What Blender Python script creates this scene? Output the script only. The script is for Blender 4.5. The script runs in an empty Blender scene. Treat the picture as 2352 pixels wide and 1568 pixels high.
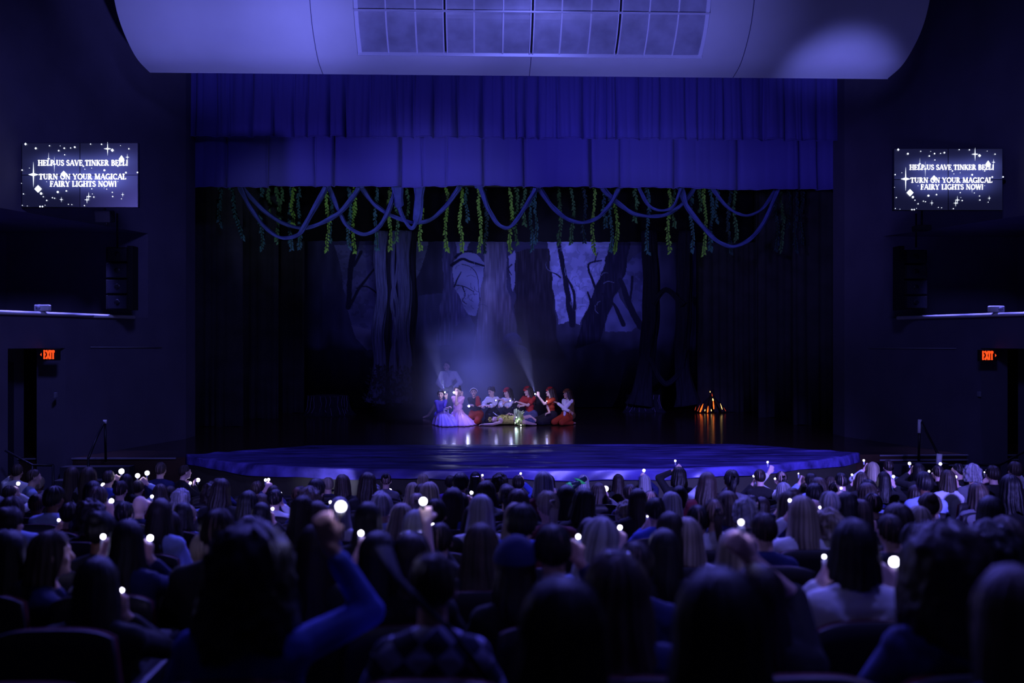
import bpy, math, random
import numpy as np
from mathutils import Vector, Matrix, noise

random.seed(7); np.random.seed(7)
scene = bpy.context.scene
COL = scene.collection
PI = math.pi

# ---------------------------------------------------------------- camera, world, exposure
F_PX = 2287.0
TH = math.radians(1.9)
CAM = Vector((-0.86, 0.0, 3.18))
FW = Vector((math.sin(TH), math.cos(TH), 0)); RT = Vector((math.cos(TH), -math.sin(TH), 0)); UP = Vector((0, 0, 1))

def P(u, v, d):
    return CAM + FW*d + RT*((u-1176.0)/F_PX*d) + UP*((784.0-v)/F_PX*d)
def onz(u, v, z):
    return P(u, v, F_PX*(CAM.z-z)/(v-784.0))
def onY(u, v, Y):
    return P(u, v, Y/(math.cos(TH)-(u-1176.0)/F_PX*math.sin(TH)))
STAGE = 1.10

cam_data = bpy.data.cameras.new('camera'); cam = bpy.data.objects.new('camera', cam_data); COL.objects.link(cam)
cam.location = CAM; cam.rotation_euler = (PI/2, 0, -TH)
cam_data.sensor_width = 36; cam_data.lens = 36*F_PX/2352.0
cam_data.clip_start = 0.1; cam_data.clip_end = 200
cam_data.dof.use_dof = True; cam_data.dof.focus_distance = 24.5; cam_data.dof.aperture_fstop = 1.5
scene.camera = cam

world = bpy.data.worlds.new('world'); scene.world = world; world.use_nodes = True
bg = world.node_tree.nodes['Background']; bg.inputs[0].default_value = (0.20, 0.21, 0.75, 1); bg.inputs[1].default_value = 0.03

scene.view_settings.view_transform = 'Standard'; scene.view_settings.look = 'None'
scene.view_settings.exposure = 0.0; scene.view_settings.gamma = 1.0; scene.view_settings.use_curve_mapping = False
cy = scene.cycles
cy.max_bounces = 4; cy.diffuse_bounces = 2; cy.glossy_bounces = 2; cy.transmission_bounces = 2; cy.volume_bounces = 0
cy.transparent_max_bounces = 6; cy.use_denoising = True; cy.sample_clamp_indirect = 2.0; cy.caustics_reflective = False; cy.caustics_refractive = False
cy.volume_step_rate = 2.0; cy.volume_max_steps = 64; cy.use_adaptive_sampling = True; cy.adaptive_threshold = 0.02

def spot(name, loc, target, power, color, size_deg, blend=0.8, radius=0.15):
    ld = bpy.data.lights.new(name, 'SPOT'); ld.energy = power; ld.color = color; ld.spot_size = math.radians(size_deg)
    ld.spot_blend = blend; ld.shadow_soft_size = radius
    o = bpy.data.objects.new(name, ld); COL.objects.link(o); o.location = loc
    o.rotation_euler = (Vector(target)-Vector(loc)).to_track_quat('-Z', 'Y').to_euler()
    return o
LAV = (0.20, 0.21, 1.0)
# front-of-house theatre lamps
for x, tx, tz, pw in ((-8.0, -4.0, 5.7, 1350), (-6.0, -0.4, 5.8, 1500), (-3.0, 3.0, 5.8, 1000), (1.0, 5.6, 5.8, 650)):
    spot('curtain_spotlight', (x, 11.5, 5.2), (tx, 22, tz), pw, (0.22, 0.19, 1.0), 38, 1.0)
# lamps washing the hanging acoustic shell from below
for src, tgt, pw, ang in (((-3.0, 12.0, 3.6), (-5.4, 18, 9.0), 1900, 40), ((-1.0, 12.0, 3.6), (-2.7, 18, 8.8), 1500, 36),
                          ((1, 12.0, 3.6), (1.5, 18, 8.7), 1500, 52), ((4.2, 13.0, 4.2), (5.95, 18.7, 8.25), 1600, 21),
                          ((3, 9.0, 4.2), (6.3, 18, 9.0), 180, 50), ((-5.0, 12.0, 4.2), (-6.0, 18.3, 9.0), 40, 30)):
    spot('shell_uplight', src, tgt, pw, LAV, ang, 1.0)
# lamps over the stage
spot('stage_spotlight', (1.2, 15.5, 9.2), P(1160, 940, 25), 700, (0.62, 0.50, 1.0), 10.5, 1.0)
spot('stage_spotlight', (-3.6, 15.5, 9.2), P(1075, 935, 25), 900, (0.30, 0.30, 1.0), 9, 1.0)
spot('stage_spotlight', (4.5, 16.0, 9.2), P(1275, 935, 25), 520, (1.0, 0.62, 0.62), 9, 1.0)
spot('haze_fill', (-2.6, 27.5, 9.2), P(1075, 890, 25.2), 6500, (0.14, 0.16, 1.0), 20, 1.0)  # added light that brightens the haze from above and behind
spot('backdrop_spotlight', (0.6, 25.0, 5.55), P(1290, 670, 31), 720, (0.25, 0.27, 1.0), 66, 1.0)
spot('backdrop_spotlight', (-3.4, 25.0, 5.4), P(860, 700, 31), 150, (0.22, 0.24, 1.0), 56, 1.0)
spot('backdrop_spotlight', (-1.5, 26.0, 5.65), P(1060, 680, 31), 230, (0.25, 0.27, 1.0), 50, 1.0)
spot('vine_spotlight', (-1.0, 13.5, 3.0), P(1010, 500, 24), 1100, (0.42, 0.50, 0.85), 34, 1.0)
spot('vine_spotlight', (-4.0, 13.5, 3.0), P(690, 500, 24), 950, (0.40, 0.48, 0.85), 26, 1.0)
spot('vine_spotlight', (2.0, 13.5, 3.0), P(1500, 500, 24), 560, (0.40, 0.48, 0.85), 34, 1.0)
spot('warm_spotlight', (0.1, 25.0, 9.0), (0.15, 29.0, 6.2), 60, (1.0, 0.35, 0.08), 16, 1.0)
# added fill lights behind the camera that brighten the thrust cloth's hem
for x, tx, pw, an in ((-2, -3.6, 4500, 20), (3, 1.0, 16000, 16), (4, 4.2, 24000, 17)):
    spot('hem_fill', (x, -2.0, 5.4), (tx, 16.6, 1.25), pw, (0.20, 0.17, 1.0), an, 1.0)
# added fill lights ahead of the shell, brightening the rows of people
for x, pw in ((-5, 3600), (0, 3800), (5, 3800)):
    spot('audience_fill', (x, 16.5, 10.4), (x*0.8, 8.5, 1.4), pw, (0.14, 0.13, 1.0), 78, 1.0, 0.4)
# added fills: short ones brighten the ledge rails, a soft one the side walls
for s_, pw in ((-1, 1.0), (1, 0.9)):
    for yy in (15.6, 16.6, 17.6, 18.6):
        wx = 7.12+0.3*(21.5-yy)
        spot('ledge_fill', (s_*(wx-0.10), yy, 5.30), (s_*(wx-0.04), yy, 3.66), 480*pw, (0.17, 0.16, 1.0), 44, 1.0, 0.05)
    spot('wall_fill', (s_*1.5, 5.0, 10.5), (s_*8.2, 18.5, 2.6), (2100 if s_ < 0 else 1100)*pw, (0.20, 0.21, 1.0), 50, 1.0, 0.8)
for x, y, pw in ((-2.5, 6.5, 380), (3.2, 4.0, 1900)):  # added overhead fill for the backs and shoulders of the near rows
    spot('overhead_fill', (x, y, 11.5), (x, y, 1.0), pw, (0.17, 0.16, 1.0), 62, 1.0, 0.4)
spot('stage_fill', (0, 15.6, 9.6), (0, 26.5, 1.1), 330, (0.20, 0.22, 1.0), 60, 1.0, 0.4)  # added fill that lifts the dark stage floor and side drapes

# ---------------------------------------------------------------- materials
def srgb(*c):
    return tuple((x/12.92 if x <= 0.04045 else ((x+0.055)/1.055)**2.4) for x in c)
_m = {}
def mat(name, color=(0.5, 0.5, 0.5), rough=0.7, metal=0.0, spec=0.3, emit=None, estr=0.0, var=0.0, vscale=8.0, bump=0.0, bscale=30.0,
        attr=None, stretch=None, sheen=0.0):
    if name in _m: return _m[name]
    m = bpy.data.materials.new(name); m.use_nodes = True; nt = m.node_tree; b = nt.nodes['Principled BSDF']
    b.inputs['Base Color'].default_value = (*color, 1); b.inputs['Roughness'].default_value = rough
    b.inputs['Metallic'].default_value = metal; b.inputs['Specular IOR Level'].default_value = spec
    if sheen: b.inputs['Sheen Weight'].default_value = sheen
    if emit: b.inputs['Emission Color'].default_value = (*emit, 1); b.inputs['Emission Strength'].default_value = estr
    tc = nt.nodes.new('ShaderNodeTexCoord'); src = tc.outputs['Object']
    if stretch:
        mp = nt.nodes.new('ShaderNodeMapping'); mp.inputs['Scale'].default_value = stretch; nt.links.new(src, mp.inputs[0]); src = mp.outputs[0]
    if var or attr:
        mx = nt.nodes.new('ShaderNodeMix'); mx.data_type = 'RGBA'; mx.blend_type = 'MULTIPLY'; mx.inputs[0].default_value = 1.0
        mx.inputs[6].default_value = (*color, 1)
        if attr:
            a = nt.nodes.new('ShaderNodeAttribute'); a.attribute_name = attr; nt.links.new(a.outputs['Color'], mx.inputs[7])
        else:
            n = nt.nodes.new('ShaderNodeTexNoise'); n.inputs['Scale'].default_value = vscale; n.inputs['Detail'].default_value = 4
            nt.links.new(src, n.inputs['Vector'])
            r = nt.nodes.new('ShaderNodeMapRange'); r.inputs[1].default_value = 0.3; r.inputs[2].default_value = 0.7
            r.inputs[3].default_value = 1-var; r.inputs[4].default_value = 1+var*0.6
            nt.links.new(n.outputs[0], r.inputs[0]); nt.links.new(r.outputs[0], mx.inputs[7])
        nt.links.new(mx.outputs[2], b.inputs['Base Color'])
    if bump:
        n2 = nt.nodes.new('ShaderNodeTexNoise'); n2.inputs['Scale'].default_value = bscale; nt.links.new(src, n2.inputs['Vector'])
        bp = nt.nodes.new('ShaderNodeBump'); bp.inputs['Strength'].default_value = bump; bp.inputs['Distance'].default_value = 0.02
        nt.links.new(n2.outputs[0], bp.inputs['Height']); nt.links.new(bp.outputs[0], b.inputs['Normal'])
    _m[name] = m
    return m

# ---------------------------------------------------------------- mesh collecting
class MB:
    def __init__(s): s.v = []; s.f = []
    def add(s, vs, fs):
        k = len(s.v); s.v.extend([tuple(x) for x in vs]); s.f.extend([tuple(i+k for i in f) for f in fs]); return s
    def box(s, c, size, R=None):
        c = Vector(c); hx, hy, hz = size[0]/2, size[1]/2, size[2]/2
        vs = []
        for x in (-hx, hx):
            for y in (-hy, hy):
                for z in (-hz, hz):
                    p = Vector((x, y, z)); p = (R @ p) if R else p; vs.append(c+p)
        return s.add(vs, [(0, 1, 3, 2), (4, 6, 7, 5), (0, 4, 5, 1), (2, 3, 7, 6), (0, 2, 6, 4), (1, 5, 7, 3)])
    def hexa(s, a, b):
        # a, b: two quads (lists of 4 points) joined into a solid
        return s.add(list(a)+list(b), [(3, 2, 1, 0), (4, 5, 6, 7), (0, 1, 5, 4), (1, 2, 6, 5), (2, 3, 7, 6), (3, 0, 4, 7)])
    def prism(s, poly, off):
        # poly: list of 3D points (flat), off: thickness vector
        n = len(poly); off = Vector(off); a = [Vector(p) for p in poly]; b = [p+off for p in a]
        return s.add(a+b, [tuple(range(n))[::-1], tuple(range(n, 2*n))]+[(i, (i+1) % n, n+(i+1) % n, n+i) for i in range(n)])
    def tube(s, pts, rad, n=10, cap=True, flat=1.0, ridge=0.0, nr=5, seed=0):
        pts = [Vector(p) for p in pts]; m = len(pts)
        if not hasattr(rad, '__len__'): rad = [rad]*m
        k = len(s.v); up = Vector((0.03, 0.05, 1))
        for i, p in enumerate(pts):
            t = (pts[min(i+1, m-1)]-pts[max(i-1, 0)]).normalized()
            if abs(t.dot(up.normalized())) > 0.97: ref = Vector((0, 1, 0))
            else: ref = up
            a = t.cross(ref).normalized(); b = a.cross(t).normalized()
            for j in range(n):
                an = 2*PI*j/n; r = rad[i]*(1+ridge*math.sin(nr*an+seed+i*0.25)+ridge*0.5*math.sin((2*nr+1)*an+seed*2-i*0.4))
                s.v.append(tuple(p+a*math.cos(an)*r+b*math.sin(an)*r*flat))
        for i in range(m-1):
            for j in range(n):
                a0 = k+i*n+j; a1 = k+i*n+(j+1) % n; s.f.append((a0, a1, a1+n, a0+n))
        if cap:
            s.f.append(tuple(k+j for j in range(n))[::-1]); s.f.append(tuple(k+(m-1)*n+j for j in range(n)))
        return s
    def ell(s, c, r, M=None, nu=12, nv=8):
        c = Vector(c); k = len(s.v); r = (r, r, r) if not hasattr(r, '__len__') else r
        def put(x, y, z):
            q = Vector((x*r[0], y*r[1], z*r[2])); q = (M @ q) if M else q; s.v.append(tuple(c+q))
        put(0, 0, 1)
        for i in range(1, nv):
            t = PI*i/nv
            for j in range(nu):
                a = 2*PI*j/nu; put(math.sin(t)*math.cos(a), math.sin(t)*math.sin(a), math.cos(t))
        put(0, 0, -1); last = len(s.v)-1
        for j in range(nu): s.f.append((k, k+1+j, k+1+(j+1) % nu)); s.f.append((last, last-nu+(j+1) % nu, last-nu+j))
        for i in range(nv-2):
            for j in range(nu):
                a = k+1+i*nu+j; b = k+1+i*nu+(j+1) % nu; s.f.append((a, a+nu, b+nu, b))
        return s
    def cap(s, a, b, ra, rb=None, n=10):
        a = Vector(a); b = Vector(b); rb = ra if rb is None else rb
        t = (b-a); L = t.length
        if L < 1e-5: return s.ell(a, max(ra, rb))
        t /= L
        pts = []; rr = []
        for w in (80, 55, 28): pts.append(a-t*ra*math.sin(math.radians(w))); rr.append(ra*math.cos(math.radians(w)))
        pts.append(a); rr.append(ra); pts.append(b); rr.append(rb)
        for w in (28, 55, 80): pts.append(b+t*rb*math.sin(math.radians(w))); rr.append(rb*math.cos(math.radians(w)))
        return s.tube(pts, rr, n)
    def grid(s, fn, nu, nv, wrap=False):
        k = len(s.v)
        for i in range(nv+1):
            for j in range(nu+(0 if wrap else 1)): s.v.append(tuple(fn(j/nu, i/nv)))
        w = nu if wrap else nu+1
        for i in range(nv):
            for j in range(nu):
                j2 = (j+1) % w; s.f.append((k+i*w+j, k+i*w+j2, k+(i+1)*w+j2, k+(i+1)*w+j))
        return s
    def mesh(s, name, origin=None, smooth=True):
        me = bpy.data.meshes.new(name)
        v = np.array(s.v, dtype=float)
        if origin is not None: v = v-np.array(origin)
        me.from_pydata(v.tolist(), [], s.f); me.update()
        if smooth: me.polygons.foreach_set('use_smooth', [True]*len(me.polygons))
        return me

REALIZE = []
def world_m(o):
    return (world_m(o.parent) @ o.matrix_parent_inverse @ o.matrix_basis) if o.parent else o.matrix_basis.copy()
def obj(name, mb, m, parent=None, origin=None, smooth=True, voxel=None, smo=0, solid=None, bevel=None, local=False):
    if isinstance(mb, MB):
        if parent is None and origin is None:
            vv = np.array(mb.v); lo = vv.min(0); hi = vv.max(0); origin = ((lo[0]+hi[0])/2, (lo[1]+hi[1])/2, lo[2])
        me = mb.mesh(name, origin, smooth)
    else: me = mb
    o = bpy.data.objects.new(name, me); COL.objects.link(o)
    if m is not None:
        if len(me.materials) == 0: me.materials.append(m)
        if me.materials[0] != m: o.material_slots[0].link = 'OBJECT'; o.material_slots[0].material = m
    if origin is not None and parent is None: o.location = origin
    if parent is not None:
        o.parent = parent
        if not local: o.matrix_parent_inverse = world_m(parent).inverted()
    if voxel:
        r = o.modifiers.new('r', 'REMESH'); r.mode = 'VOXEL'; r.voxel_size = voxel; r.use_smooth_shade = True
        if smo: k = o.modifiers.new('s', 'SMOOTH'); k.factor = 0.5; k.iterations = smo
    if solid: k = o.modifiers.new('t', 'SOLIDIFY'); k.thickness = solid; k.offset = 0
    if bevel: k = o.modifiers.new('b', 'BEVEL'); k.width = bevel; k.segments = 2; k.limit_method = 'ANGLE'
    if voxel or solid or bevel: REALIZE.append(o)
    return o
def realize():
    global REALIZE
    bpy.context.view_layer.update()
    dg = bpy.context.evaluated_depsgraph_get()
    done = []
    for o in REALIZE:
        me = bpy.data.meshes.new_from_object(o.evaluated_get(dg), preserve_all_data_layers=True, depsgraph=dg); done.append(me)
    for o, me in zip(REALIZE, done):
        mm = o.material_slots[0].material if o.material_slots else None
        o.modifiers.clear(); o.data = me
        if mm and len(me.materials) == 0: me.materials.append(mm)
        elif mm: me.materials[0] = mm
    REALIZE = []
def thing(name, loc, label, cat, group=None, rotz=0.0):
    o = bpy.data.objects.new(name, None); COL.objects.link(o); o.location = loc; o.rotation_euler = (0, 0, rotz); o.empty_display_size = 0.1
    return tag(o, label, cat, group)
def tag(o, label, cat, group=None, kind=None):
    o['label'] = label; o['category'] = cat
    if group: o['group'] = group
    if kind: o['kind'] = kind
    return o
def struct(o, label=None):
    o['kind'] = 'structure'
    if label: o['label'] = label
    return o
def pick(o, origin):
    """shift a mesh's origin to a point of its own"""
    return o

def spline(pts, n):
    pts = [np.array(p, dtype=float) for p in pts]; out = []
    m = len(pts)
    for i in range(m-1):
        p0 = pts[max(i-1, 0)]; p1 = pts[i]; p2 = pts[i+1]; p3 = pts[min(i+2, m-1)]
        for k in range(n):
            t = k/n; out.append(0.5*((2*p1)+(-p0+p2)*t+(2*p0-5*p1+4*p2-p3)*t*t+(-p0+3*p1-3*p2+p3)*t**3))
    out.append(pts[-1]); return out
# ---------------------------------------------------------------- the hall shell
M_wall = mat('painted_wall', srgb(0.36, 0.34, 0.42), 0.9, var=0.12, vscale=1.5)
M_dark = mat('matte_black', (0.006, 0.006, 0.008), 0.9)
M_blackcloth = mat('black_drape_cloth', (0.040, 0.040, 0.045), 0.95, spec=0.0, var=0.3, vscale=2)
M_shell = mat('white_plaster_shell', srgb(0.80, 0.80, 0.82), 0.55, var=0.05, vscale=1.2)
M_panel = mat('diffuser_panel', srgb(0.62, 0.62, 0.68), 0.35, var=0.25, vscale=3)
M_carpet = mat('dark_carpet', (0.015, 0.013, 0.02), 0.95, var=0.3, vscale=20)
M_wood = mat('stage_boards', (0.055, 0.032, 0.022), 0.16, spec=0.5, var=0.35, vscale=3, stretch=(0.4, 6, 1), bump=0.12, bscale=4)
M_metal = mat('dark_metal', (0.03, 0.03, 0.035), 0.4, 0.8)
M_white = mat('white_plastic', (0.8, 0.8, 0.82), 0.5)
M_box = mat('speaker_black', (0.018, 0.018, 0.022), 0.8, spec=0.1, bump=0.2, bscale=120)

def side_x(y, s): return s*(7.12+0.3*(21.5-y))
def wallpt(u, v, s, inset=0.0):
    # ray against the splayed side wall of side s, moved 'inset' metres into the hall
    D = FW+RT*((u-1176.0)/F_PX)+UP*((784.0-v)/F_PX)
    # s*x + 0.3*y = 7.12 + 0.3*21.5 - inset
    k = (7.12+0.3*21.5-inset*1.044-s*CAM.x-0.3*CAM.y)/(s*D.x+0.3*D.y)
    return CAM+D*k
def wallbox(mb, s, y0, y1, z0, z1, t0=0.0, t1=0.5):
    a = [(side_x(y0, s)+s*t0, y0, z0), (side_x(y1, s)+s*t0, y1, z0), (side_x(y1, s)+s*t0, y1, z1), (side_x(y0, s)+s*t0, y0, z1)]
    b = [(side_x(y0, s)+s*t1, y0, z0), (side_x(y1, s)+s*t1, y1, z0), (side_x(y1, s)+s*t1, y1, z1), (side_x(y0, s)+s*t1, y0, z1)]
    mb.hexa(a, b)
LEDGE = 3.65
for s, nm, ua, ud0, ud1 in ((-1, 'left', 340, 18, 150), (1, 'right', 2030, 2252, 2420)):
    ya = wallpt(ua, 700, s).y; yd = sorted((wallpt(ud0, 800, s).y, wallpt(ud1, 800, s).y)); zt = 5.35
    zd = wallpt(60 if s < 0 else 2300, 800, s).z
    w = MB()
    wallbox(w, s, 9, 21.5, zt, 14)
    wallbox(w, s, ya, 21.5, LEDGE, zt)
    wallbox(w, s, 9, 21.5, zd, LEDGE)
    wallbox(w, s, 9, yd[0], 0, zd); wallbox(w, s, yd[1], 21.5, 0, zd)
    # box for seats and loudspeakers behind the opening, and the doorway recess
    wallbox(w, s, 9, ya+0.3, LEDGE-0.2, LEDGE-0.02, 0.5, 2.8); wallbox(w, s, 9, ya+0.3, LEDGE-0.2, zt+0.3, 2.8, 3.0)
    wallbox(w, s, ya, ya+0.3, LEDGE, zt, 0.5, 2.8); wallbox(w, s, 9, ya+0.3, zt, zt+0.2, 0.5, 2.8)
    wallbox(w, s, yd[0]-0.3, yd[1]+0.3, 0, zd+0.2, 0.95, 1.15)
    # proscenium jamb
    w.box((s*8.6, 21.85, 6.5), (2.96, 0.7, 15))
    struct(obj('wall_'+nm, w, M_wall, smooth=False))
    # thin gap line below the box
    t = MB(); a = wallpt(208 if s < 0 else 1995, 797 if s < 0 else 799, s, 0.02); b = wallpt(372 if s < 0 else 2196, 797.5 if s < 0 else 800, s, 0.02)
    t.tube([a, b], 0.008, 6)
    struct(obj('trim_'+('1' if s < 0 else '2'), t, mat('silver_strip', (0.35, 0.35, 0.42), 0.4)))
    # pale rail cap on the ledge
    t = MB()
    segs = (((0, 720.5), (212, 724.5)), ((212, 726), (308, 729))) if s < 0 else (((2062, 725), (2352, 720)),)
    for (u0, v0), (u1, v1) in segs:
        p, q = wallpt(u0, v0, s, 0.03), wallpt(u1, v1, s, 0.03); p.z = q.z = LEDGE+0.005
        if u0 == 0: p = p+(p-q)*0.3
        if u1 == 2352: q = q+(q-p)*0.3
        t.tube([p, q], 0.036, 14)
    struct(obj('trim_'+('3' if s < 0 else '4'), t, mat('pale_rail_cap', (0.72, 0.72, 0.76), 0.5)))
    # door leaf inside the recess
    dm = MB(); wallbox(dm, s, yd[0]+0.1, yd[1]-0.05, 0.02, zd-0.25, 0.86, 0.93)
    door = struct(obj('door_'+('1' if s < 0 else '2'), dm, mat('dark_door', (0.02, 0.018, 0.03), 0.6), smooth=False))
    hm = MB(); p = Vector((side_x(yd[1]-0.25, s)+s*0.82, yd[1]-0.25, 1.25)); hm.tube([p+Vector((0, -0.5, 0)), p], 0.02, 8)
    obj('door_handle', hm, M_metal, door)

# seam lines on the walls and header over the opening
w = MB(); w.box((0, 21.85, 12.2), (14.4, 0.7, 5.6))
struct(obj('wall_header', w, M_wall, smooth=False))
w = MB(); w.box((0, 12, 14.1), (26, 24, 0.2))
struct(obj('ceiling', w, M_dark, smooth=False))
# auditorium floor, raked then level in front of the stage
def floor_z(y): return max(0.0, (15.2-y)*0.107)
w = MB()
pr = [(-1.0, floor_z(-1)), (15.2, 0.0), (22.0, 0.0)]
for (y0, z0), (y1, z1) in zip(pr, pr[1:]):
    w.hexa([(-13, y0, z0-0.3), (13, y0, z0-0.3), (13, y1, z1-0.3), (-13, y1, z1-0.3)], [(-13, y0, z0), (13, y0, z0), (13, y1, z1), (-13, y1, z1)])
struct(obj('floor', w, M_carpet, smooth=False))

# ---------------------------------------------------------------- stage house
def front_y(x): return 15.95+2.15*(min(abs(x), 6.1)/6.1)**3.3
w = MB()
w.box((0, 26.2, 0.55), (20, 16.2, 1.1))
struct(obj('floor_stage', w, M_wood, smooth=False))
w = MB()
# curved apron body under the cloth, leaving the front a plain painted wall
n = 48
top = [(x, front_y(x)+0.03, 1.08) for x in np.linspace(-6.1, 6.1, n)]+[(6.1, 18.1, 1.08), (-6.1, 18.1, 1.08)]
w.prism(top, (0, 0, -1.08))
struct(obj('wall_apron', w, mat('apron_paint', (0.05, 0.048, 0.034), 0.6, var=0.1), smooth=False))
w = MB()
w.box((0, 34.3, 6), (24, 0.3, 12)); struct(obj('wall_stage_back', w, M_dark, smooth=False))
for s, nm in ((-1, 'left'), (1, 'right')):
    w = MB(); w.box((s*11.6, 28.2, 6), (0.3, 12, 12)); struct(obj('wall_stage_'+nm, w, M_dark, smooth=False))
    # pale nosing strips on the side stage fronts
    t = MB()
    for z in ((1.085,) if s < 0 else (1.085, 1.0, 0.9)):
        t.box((s*(6.3+1.5), 18.07, z), (3.0 if s < 0 else 2.6, 0.03, 0.025))
    struct(obj('trim_'+('5' if s < 0 else '6'), t, mat('side_nosing', (0.20, 0.20, 0.26), 0.5), smooth=False))
w = MB(); w.box((0, 28.2, 12.3), (24, 12, 0.2)); struct(obj('ceiling_stage', w, M_dark, smooth=False))

# ---------------------------------------------------------------- pleated drapes
def pleats(x, widths, depth, seed):
    """sum of gathered folds: wide flat faces between narrow deep creases"""
    return 0
class Folds:
    def __init__(s, x0, x1, wmin, wmax, depth, seed, p0=1.5, p1=5):
        r = random.Random(seed); s.e = [x0]; s.k = []
        while s.e[-1] < x1+wmax:
            s.e.append(s.e[-1]+r.uniform(wmin, wmax)); s.k.append((r.uniform(0.45, 1.0)*depth, r.uniform(-0.35, 0.35), r.uniform(p0, p1)))
        s.e = np.array(s.e)
    def __call__(s, x):
        i = int(np.searchsorted(s.e, x)-1); i = max(0, min(i, len(s.k)-1))
        t = (x-s.e[i])/(s.e[i+1]-s.e[i]); d, sk, p = s.k[i]
        t = min(max(t, 0), 1)
        return -d*(1-abs(2*t-1)**p)*(1+sk*(t-0.5)*2)
def drape(name, x0, x1, y, z0, z1, m, wmin=0.15, wmax=0.5, depth=0.1, seed=1, res=0.022, hem=None, zfn=None, parent=None, rows=8, p=(1.5, 5), gather=0.6, fine=0.25):
    F = Folds(x0, x1, wmin, wmax, depth, seed, *p); F2 = Folds(x0, x1, wmin*0.35, wmax*0.4, depth*fine, seed+50); G = Folds(x0, x1, wmin*0.8, wmax*0.7, depth*0.8, seed+9)
    def fn(a, b):
        x = x0+(x1-x0)*a; zb = zfn(x) if zfn else z0; z = z1+(zb-z1)*b
        k = 0.35+0.65*b
        return (x+0.01*math.sin(z*2+x*5), y+(F(x)*k+G(x)*(1-b)*gather+F2(x)), z+ (0.008*math.sin(x*9)+0.005*math.sin(x*23) if b == 1 else 0))
    mb = MB(); mb.grid(fn, int((x1-x0)/res), rows)
    return obj(name, mb, m, parent, solid=0.012, origin=None), fn
M_val = mat('blue_velour', srgb(0.34, 0.31, 0.66), 0.8, sheen=0.15, bump=0.08, bscale=60)
zv = lambda v, Y: onY(1176, v, Y).z
def hem_of(fn, n, parent, m, r=0.011):
    mb = MB(); mb.tube([Vector(fn(i/n, 1.0))+Vector((0, -0.012, 0.01)) for i in range(n+1)], r, 5); return obj('hem', mb, m, parent)
M_hem = mat('blue_hem', srgb(0.38, 0.34, 0.70), 0.8)
z1b = zv(321, 22.05)
o, fn = drape('stage_curtain', -7.3, 7.3, 22.05, z1b, 9.9, M_val, 0.16, 0.6, 0.26, 3, p=(3, 12), gather=0.35, fine=0.12)
tag(o, 'upper deep-blue pleated valance across the top of the stage opening', 'curtain'); hem_of(fn, 500, o, M_hem)
o, fn = drape('stage_curtain', -7.3, 7.3, 22.45, zv(434, 22.45), 12.15, M_val, 0.30, 1.5, 0.30, 11, p=(16, 34), gather=0.08, fine=0.05, zfn=lambda x: zv(434, 22.45)-0.012*math.sin(x*1.7)+0.02*math.cos(x*0.45))
tag(o, 'lower deep-blue border curtain hanging below the upper valance', 'curtain'); hem_of(fn, 500, o, M_hem)
# black masking border and side legs
o, fn = drape('masking_border', -7.2, 7.2, 29.0, zv(555, 29.0), 12.15, mat('border_black', (0.010, 0.010, 0.012), 0.95, spec=0.0), 0.5, 1.6, 0.03, 21, res=0.06)
tag(o, 'black masking border above the painted forest cloth', 'curtain')
legs = ((24.6, 560, 1820), (27.0, 640, 1740), (29.2, 700, 1600))
for k, (Y, ul, ur) in enumerate(legs):
    for s, u in ((-1, ul), (1, ur)):
        xi = onY(u, 700, Y).x; xo = s*9.6
        o, fn = drape('side_leg', min(xi, xo), max(xi, xo), Y, STAGE+0.005, 12.15, M_blackcloth, 0.12, 0.35, 0.09, 31+k*2+s, res=0.045, rows=4)
        tag(o, 'black side drape at the %s edge of the stage, %s' % ('left' if s < 0 else 'right', ('nearest the audience', 'middle of three in depth', 'beside the painted forest cloth')[k]), 'curtain')

# ---------------------------------------------------------------- hanging acoustic shell
SP = [(16.6, 12.2), (16.95, 10.9), (17.25, 9.95), (17.53, 9.19), (17.77, 8.81), (18.13, 8.52), (18.5, 8.34), (19.0, 8.25)]
SPs = spline([(a, b, 0) for a, b in SP], 6)
def half_at(y): return 7.19+(17.53-y)*0.10
shell = MB()
nx = 60
def shell_fn(a, b):
    i = b*(len(SPs)-1); p = SPs[int(round(i))]
    return (half_at(p[0])*(2*a-1)-0.02+0.0, p[0], p[1])
shell.grid(shell_fn, nx, len(SPs)-1)
top = [(p[0]+0.25*(1 if i else 1), p[1]+0.25) for i, p in enumerate(SPs)]
back = MB()
shell.grid(lambda a, b: (half_at(19)*(2*a-1), 19.0+0.0*b, 8.25+0.3*b), nx, 1)
for s in (-1, 1):
    shell.grid(lambda a, b: (s*half_at(SPs[int(round(a*(len(SPs)-1)))][0])-0.02, SPs[int(round(a*(len(SPs)-1)))][0]+b*(19.0-SPs[int(round(a*(len(SPs)-1)))][0]), SPs[int(round(a*(len(SPs)-1)))][1]+b*0.02), len(SPs)-1, 1)
sh = obj('acoustic_shell', shell, M_shell, origin=(0, 18, 8.6))
tag(sh, 'curved white acoustic shell with a gridded panel bay, hanging over the stage front', 'acoustic panel')
def on_shell(u, v):
    # nearest point of the shell profile seen at (u, v)
    best = None
    for y, z, _ in SPs:
        D = FW+RT*((u-1176.0)/F_PX)+UP*((784.0-v)/F_PX); k = (y-CAM.y)/D.y; q = CAM+D*k
        e = abs(q.z-z)
        if best is None or e < best[0]: best = (e, Vector((q.x, y, z)))
    return best[1]
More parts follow.
